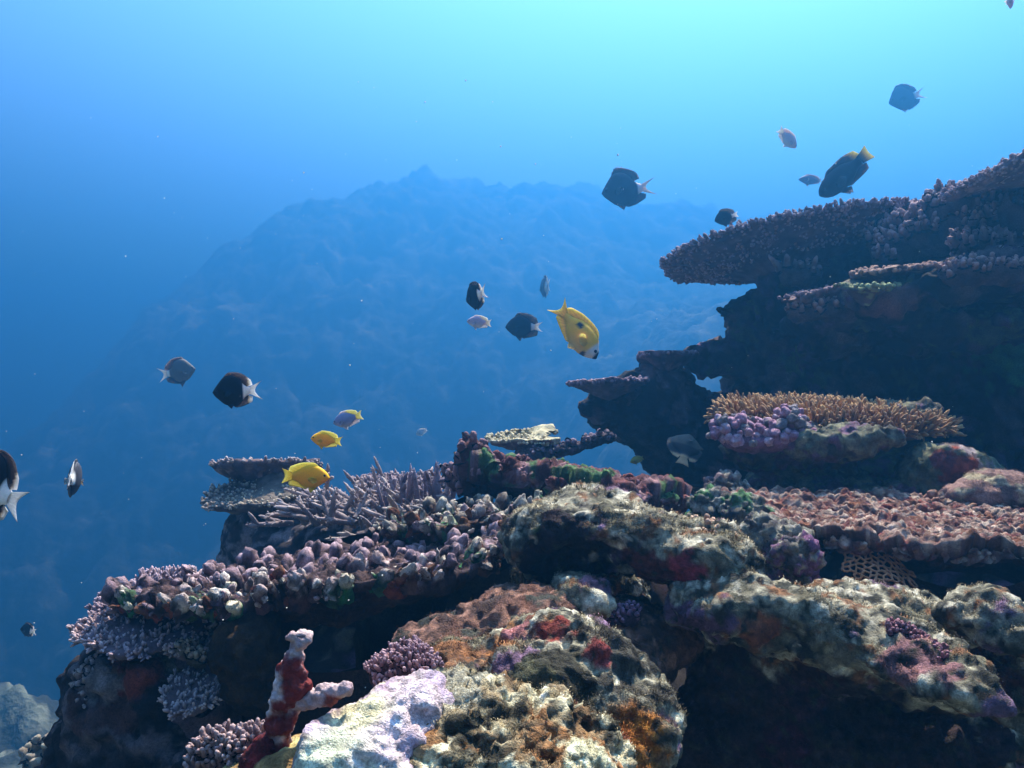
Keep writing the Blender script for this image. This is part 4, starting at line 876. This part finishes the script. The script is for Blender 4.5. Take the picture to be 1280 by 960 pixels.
yellow = mixc((.98, .52, .008), (lambda x, z, p: sstep(-.05, -.32, z), (.80, .52, .03)), (lambda x, z, p: (p >= 2) * (p <= 4), (.82, .56, .02)), (lambda x, z, p: (p == 1), (.84, .50, .015)))
lavy = mixc((.33, .33, .55), (lambda x, z, p: sstep(-.05, -.3, z), (.5, .48, .62)), (lambda x, z, p: np.maximum((p == 1) * 1., (p == 2) * sstep(.55, .75, x)), (.80, .66, .05)))
pinkf = mixc((.62, .45, .58), (lambda x, z, p: sstep(.05, -.2, z), (.75, .66, .72)), (lambda x, z, p: (p == 1) | (p == 2) & (x > .7), (.80, .62, .45)))
DEEP = variant(DAMSEL, top=((0, .05, .15, .3, .5, .7, .85, 1), (.0, .08, .22, .40, .46, .36, .17, .09)), bot=((0, .05, .15, .3, .5, .7, .85, 1), (0, -.09, -.20, -.34, -.40, -.36, -.19, -.09)), dorsal=(.24, .9, .07, .14), anal=(.5, .9, .05, .14), tail=(.33, .27, .62), pelvic=(.33, .12))
G1 = 'black damselfish with white tails'
fish('damselfish', 'deep black fish with white tail band in open blue water on the left', 'fish', 297, 489, 1.55, 60, 183, black_white, DEEP, yaw=-14, group=G1, eyes=True)
fish('damselfish', 'large black fish cut off by the left edge with white forked tail drooping', 'fish', -4, 612, 1.05, 112, 158, black_white, variant(DEEP, tail=(.34, .24, .5)), yaw=25, group=G1, depth=1.05)
fish('damselfish', 'grey brown fish with white tail heading right above the deep black fish', 'fish', 221, 465, 4, 45, 12, grey_white, variant(DEEP, pelvic=(.4, .2)), yaw=20)
fish('damselfish', 'dark fish with white back seen end on beside the left edge', 'fish', 91, 600, 1.5, 64, 188, mixc((.06, .065, .09), (lambda x, z, p: sstep(.76, .84, x) * (z > -.10), WHT)), variant(DEEP, thick=.17, pelvic=None, tail=(.3, .2, .5)), yaw=73, roll=14, eyes=False)
fish('damselfish', 'tiny black fish low over the blue at the far left', 'fish', 36, 788, 3.5, 24, 172, black_white, DEEP, yaw=10, eyes=False, group=G1)
YG = 'yellow damselfish'
YST = variant(DAMSEL, top=((0, .05, .15, .3, .5, .7, .88, 1), (0, .09, .19, .28, .31, .26, .15, .09)), bot=((0, .05, .15, .3, .5, .7, .88, 1), (0, -.06, -.14, -.24, -.29, -.25, -.13, -.09)), tail=(.30, .20, .3), dorsal=(.25, .95, .07, .12), anal=(.55, .95, .05, .13))
fish('damselfish', 'larger bright yellow fish heading right in front of the staghorn', 'fish', 382, 596, 1.45, 62, -2, yellow, YST, group=YG, yaw=-5)
fish('damselfish', 'smaller yellow fish heading left above the larger yellow one', 'fish', 408, 550, 1.6, 39, 174, yellow, YST, group=YG, yaw=-8)
fish('damselfish', 'lavender fish with yellow tail above the smaller yellow fish', 'fish', 435, 524, 2.6, 40, 197, lavy, YST, yaw=8)
fish('damselfish', 'tiny pale blue fish far behind right of the lavender one', 'fish', 527, 540, 9, 16, 205, mixc((.55, .6, .68)), YST, eyes=False)
fish('damselfish', 'tiny white blue fish hovering upright over the rear left plate', 'fish', 362, 579, 1.95, 17, 262, mixc((.6, .68, .72)), variant(YST, tail=(.4, .3, .2)), eyes=False, depth=.7)
fish('damselfish', 'black fish turned half away with white tail above the pink one', 'fish', 596, 370, 2.4, 46, 200, black_white, DEEP, yaw=52, group=G1, roll=8, depth=1.05)
fish('damselfish', 'small pale pink fish just below the turned black one', 'fish', 599, 403, 3.5, 31, 176, pinkf, YST)
fish('damselfish', 'dark grey blue fish with white tail left of the rabbitfish', 'fish', 655, 409, 3.6, 48, 180, dark_white, variant(DAMSEL, tail=(.26, .16, .6)), yaw=12)
fish('damselfish', 'small faded grey fish seen from behind above the rabbitfish', 'fish', 682, 359, 7, 38, 186, mixc((.10, .11, .14), (lambda x, z, p: sstep(.72, .85, x), (.7, .72, .75))), DEEP, yaw=75, roll=6, eyes=False)
RAB = dict(top=((0, .06, .12, .25, .45, .7, .9, 1), (-.03, .05, .09, .17, .21, .17, .07, .045)), bot=((0, .06, .12, .25, .45, .7, .9, 1), (-.045, -.085, -.13, -.19, -.21, -.16, -.06, -.045)), thick=.12, dorsal=(.2, .92, .055, .07), anal=(.5, .92, .04, .07), tail=(.27, .21, .5), pelvic=(.34, .07))
rab = mixc((.98, .52, .02), (lambda x, z, p: sstep(-.04, -.2, z) * sstep(.75, .45, x) * .6, (.75, .55, .2)), (lambda x, z, p: sstep(.24, .17, x) * (p == 0), (.80, .78, .76)), (lambda x, z, p: sstep(.085, .06, x - z * .2) * (p == 0), (.03, .03, .04)), (lambda x, z, p: (p == 0) * sstep(.06, .035, np.hypot(x - .22, (z + .17) * 1.1)), (.05, .05, .06)), (lambda x, z, p: sstep(.075, .055, np.hypot((x - .66), (z - .07) * 1.2)) * (p == 0), (.03, .03, .035)))
fish('rabbitfish', 'yellow rabbitfish with black spot and dark white striped face diving right', 'fish', 721, 413, 2.2, 87, -53, rab, RAB, yaw=-8, roll=-10, depth=1.22)
fish('damselfish', 'dark fish with raised spiny back fin and white tail in the upper middle', 'fish', 786, 237, 4.5, 69, 188, mixc((.03, .03, .045), (wtail(.86), (.80, .72, .76)), (lambda x, z, p: (p == 1) * sstep(.13, .17, np.abs(z)), (.12, .11, .14))), variant(DEEP, spines=True, dorsal=(.24, .80, .13, .10), anal=(.5, .9, .03, .10), tail=(.34, .22, .75)), roll=8)
fish('damselfish', 'small dark fish with white tail just above the largest table coral', 'fish', 908, 272, 3.0, 31, 197, dark_white, variant(DAMSEL, tail=(.24, .14, .3)), eyes=False)
fish('damselfish', 'dark slender fish with yellow tail and fin tips in the upper right', 'fish', 1056, 217, 3.2, 84, 222, mixc((.025, .028, .04), (lambda x, z, p: (p == 1) * sstep(1.06, 1.2, x), (.62, .52, .03)), (lambda x, z, p: (p == 2) * sstep(.9, .98, x), (.55, .48, .03))), variant(DAMSEL, top=((0, .05, .15, .3, .5, .7, .88, 1), (0, .08, .15, .20, .21, .18, .10, .08)), bot=((0, .05, .15, .3, .5, .7, .88, 1), (0, -.08, -.16, -.21, -.22, -.19, -.11, -.08)), tail=(.28, .15, .1), dorsal=(.25, .92, .06, .12), anal=(.5, .92, .05, .12)))
fish('damselfish', 'slim purple grey fish partly behind the yellow tailed dark fish', 'fish', 1013, 225, 6, 30, 178, mixc((.16, .13, .22)), variant(DAMSEL, tail=(.25, .1, .4)), depth=.62, eyes=False)
fish('damselfish', 'pale pink fish diving right above the yellow tailed dark fish', 'fish', 984, 173, 4.5, 34, -42, mixc((.70, .50, .56), (lambda x, z, p: sstep(0, -.2, z), (.8, .74, .76)), (lambda x, z, p: p == 1, (.8, .78, .7))), YST, yaw=15)
fish('damselfish', 'bluish fish with pale tail highest in the upper right water', 'fish', 1134, 122, 7.5, 48, 196, mixc((.05, .06, .11), (wtail(.88), (.75, .72, .72))), variant(DEEP, tail=(.34, .2, .7), anal=(.5, .9, .04, .1)), roll=6)
fish('damselfish', 'pink fish cut off by the top edge near the right corner', 'fish', 1262, -2, 2.0, 26, -85, pinkf, YST, eyes=False, depth=.7)
fish('angelfish', 'grey angelfish with pale yellow tail in the dark recess under the shelf rock', 'fish', 857, 562, 1.95, 60, 62, mixc((.075, .072, .068), (lambda x, z, p: sstep(.55, .62, x) * sstep(.93, .86, x) * (p != 1), (.02, .02, .03)), (lambda x, z, p: sstep(.90, .96, x), (.58, .38, .22))), variant(DEEP, tail=(.30, .18, .15)), yaw=50, roll=-12, eyes=False)
fish('damselfish', 'small yellowish fish under the dark shelf above the maroon plate', 'fish', 796, 575, 2.2, 18, 200, mixc((.30, .30, .05)), YST, eyes=False)
# drifting specks in the water
def specks():
    n = 260; V, T = [], []
    base = np.array([(1, 1, 1), (-1, -1, 1), (-1, 1, -1), (1, -1, -1)]) / 1.7; tri = np.array([(0, 1, 2), (0, 3, 1), (0, 2, 3), (1, 3, 2)])
    for i in range(n):
        p = P(rng.uniform(0, 1280), rng.uniform(100, 900), rng.uniform(.5, 3.5)); V.append(p + base * rng.uniform(.0004, .0011)); T.append(tri + 4 * i)
    V = np.concatenate(V)
    o = obj('drifting_particles', build_mesh('drifting_particles', V, tris=np.concatenate(T), col=np.full((len(V), 3), .6)), M_TURF); o['kind'] = 'stuff'; o['label'] = 'pale specks drifting in the water'
specks()
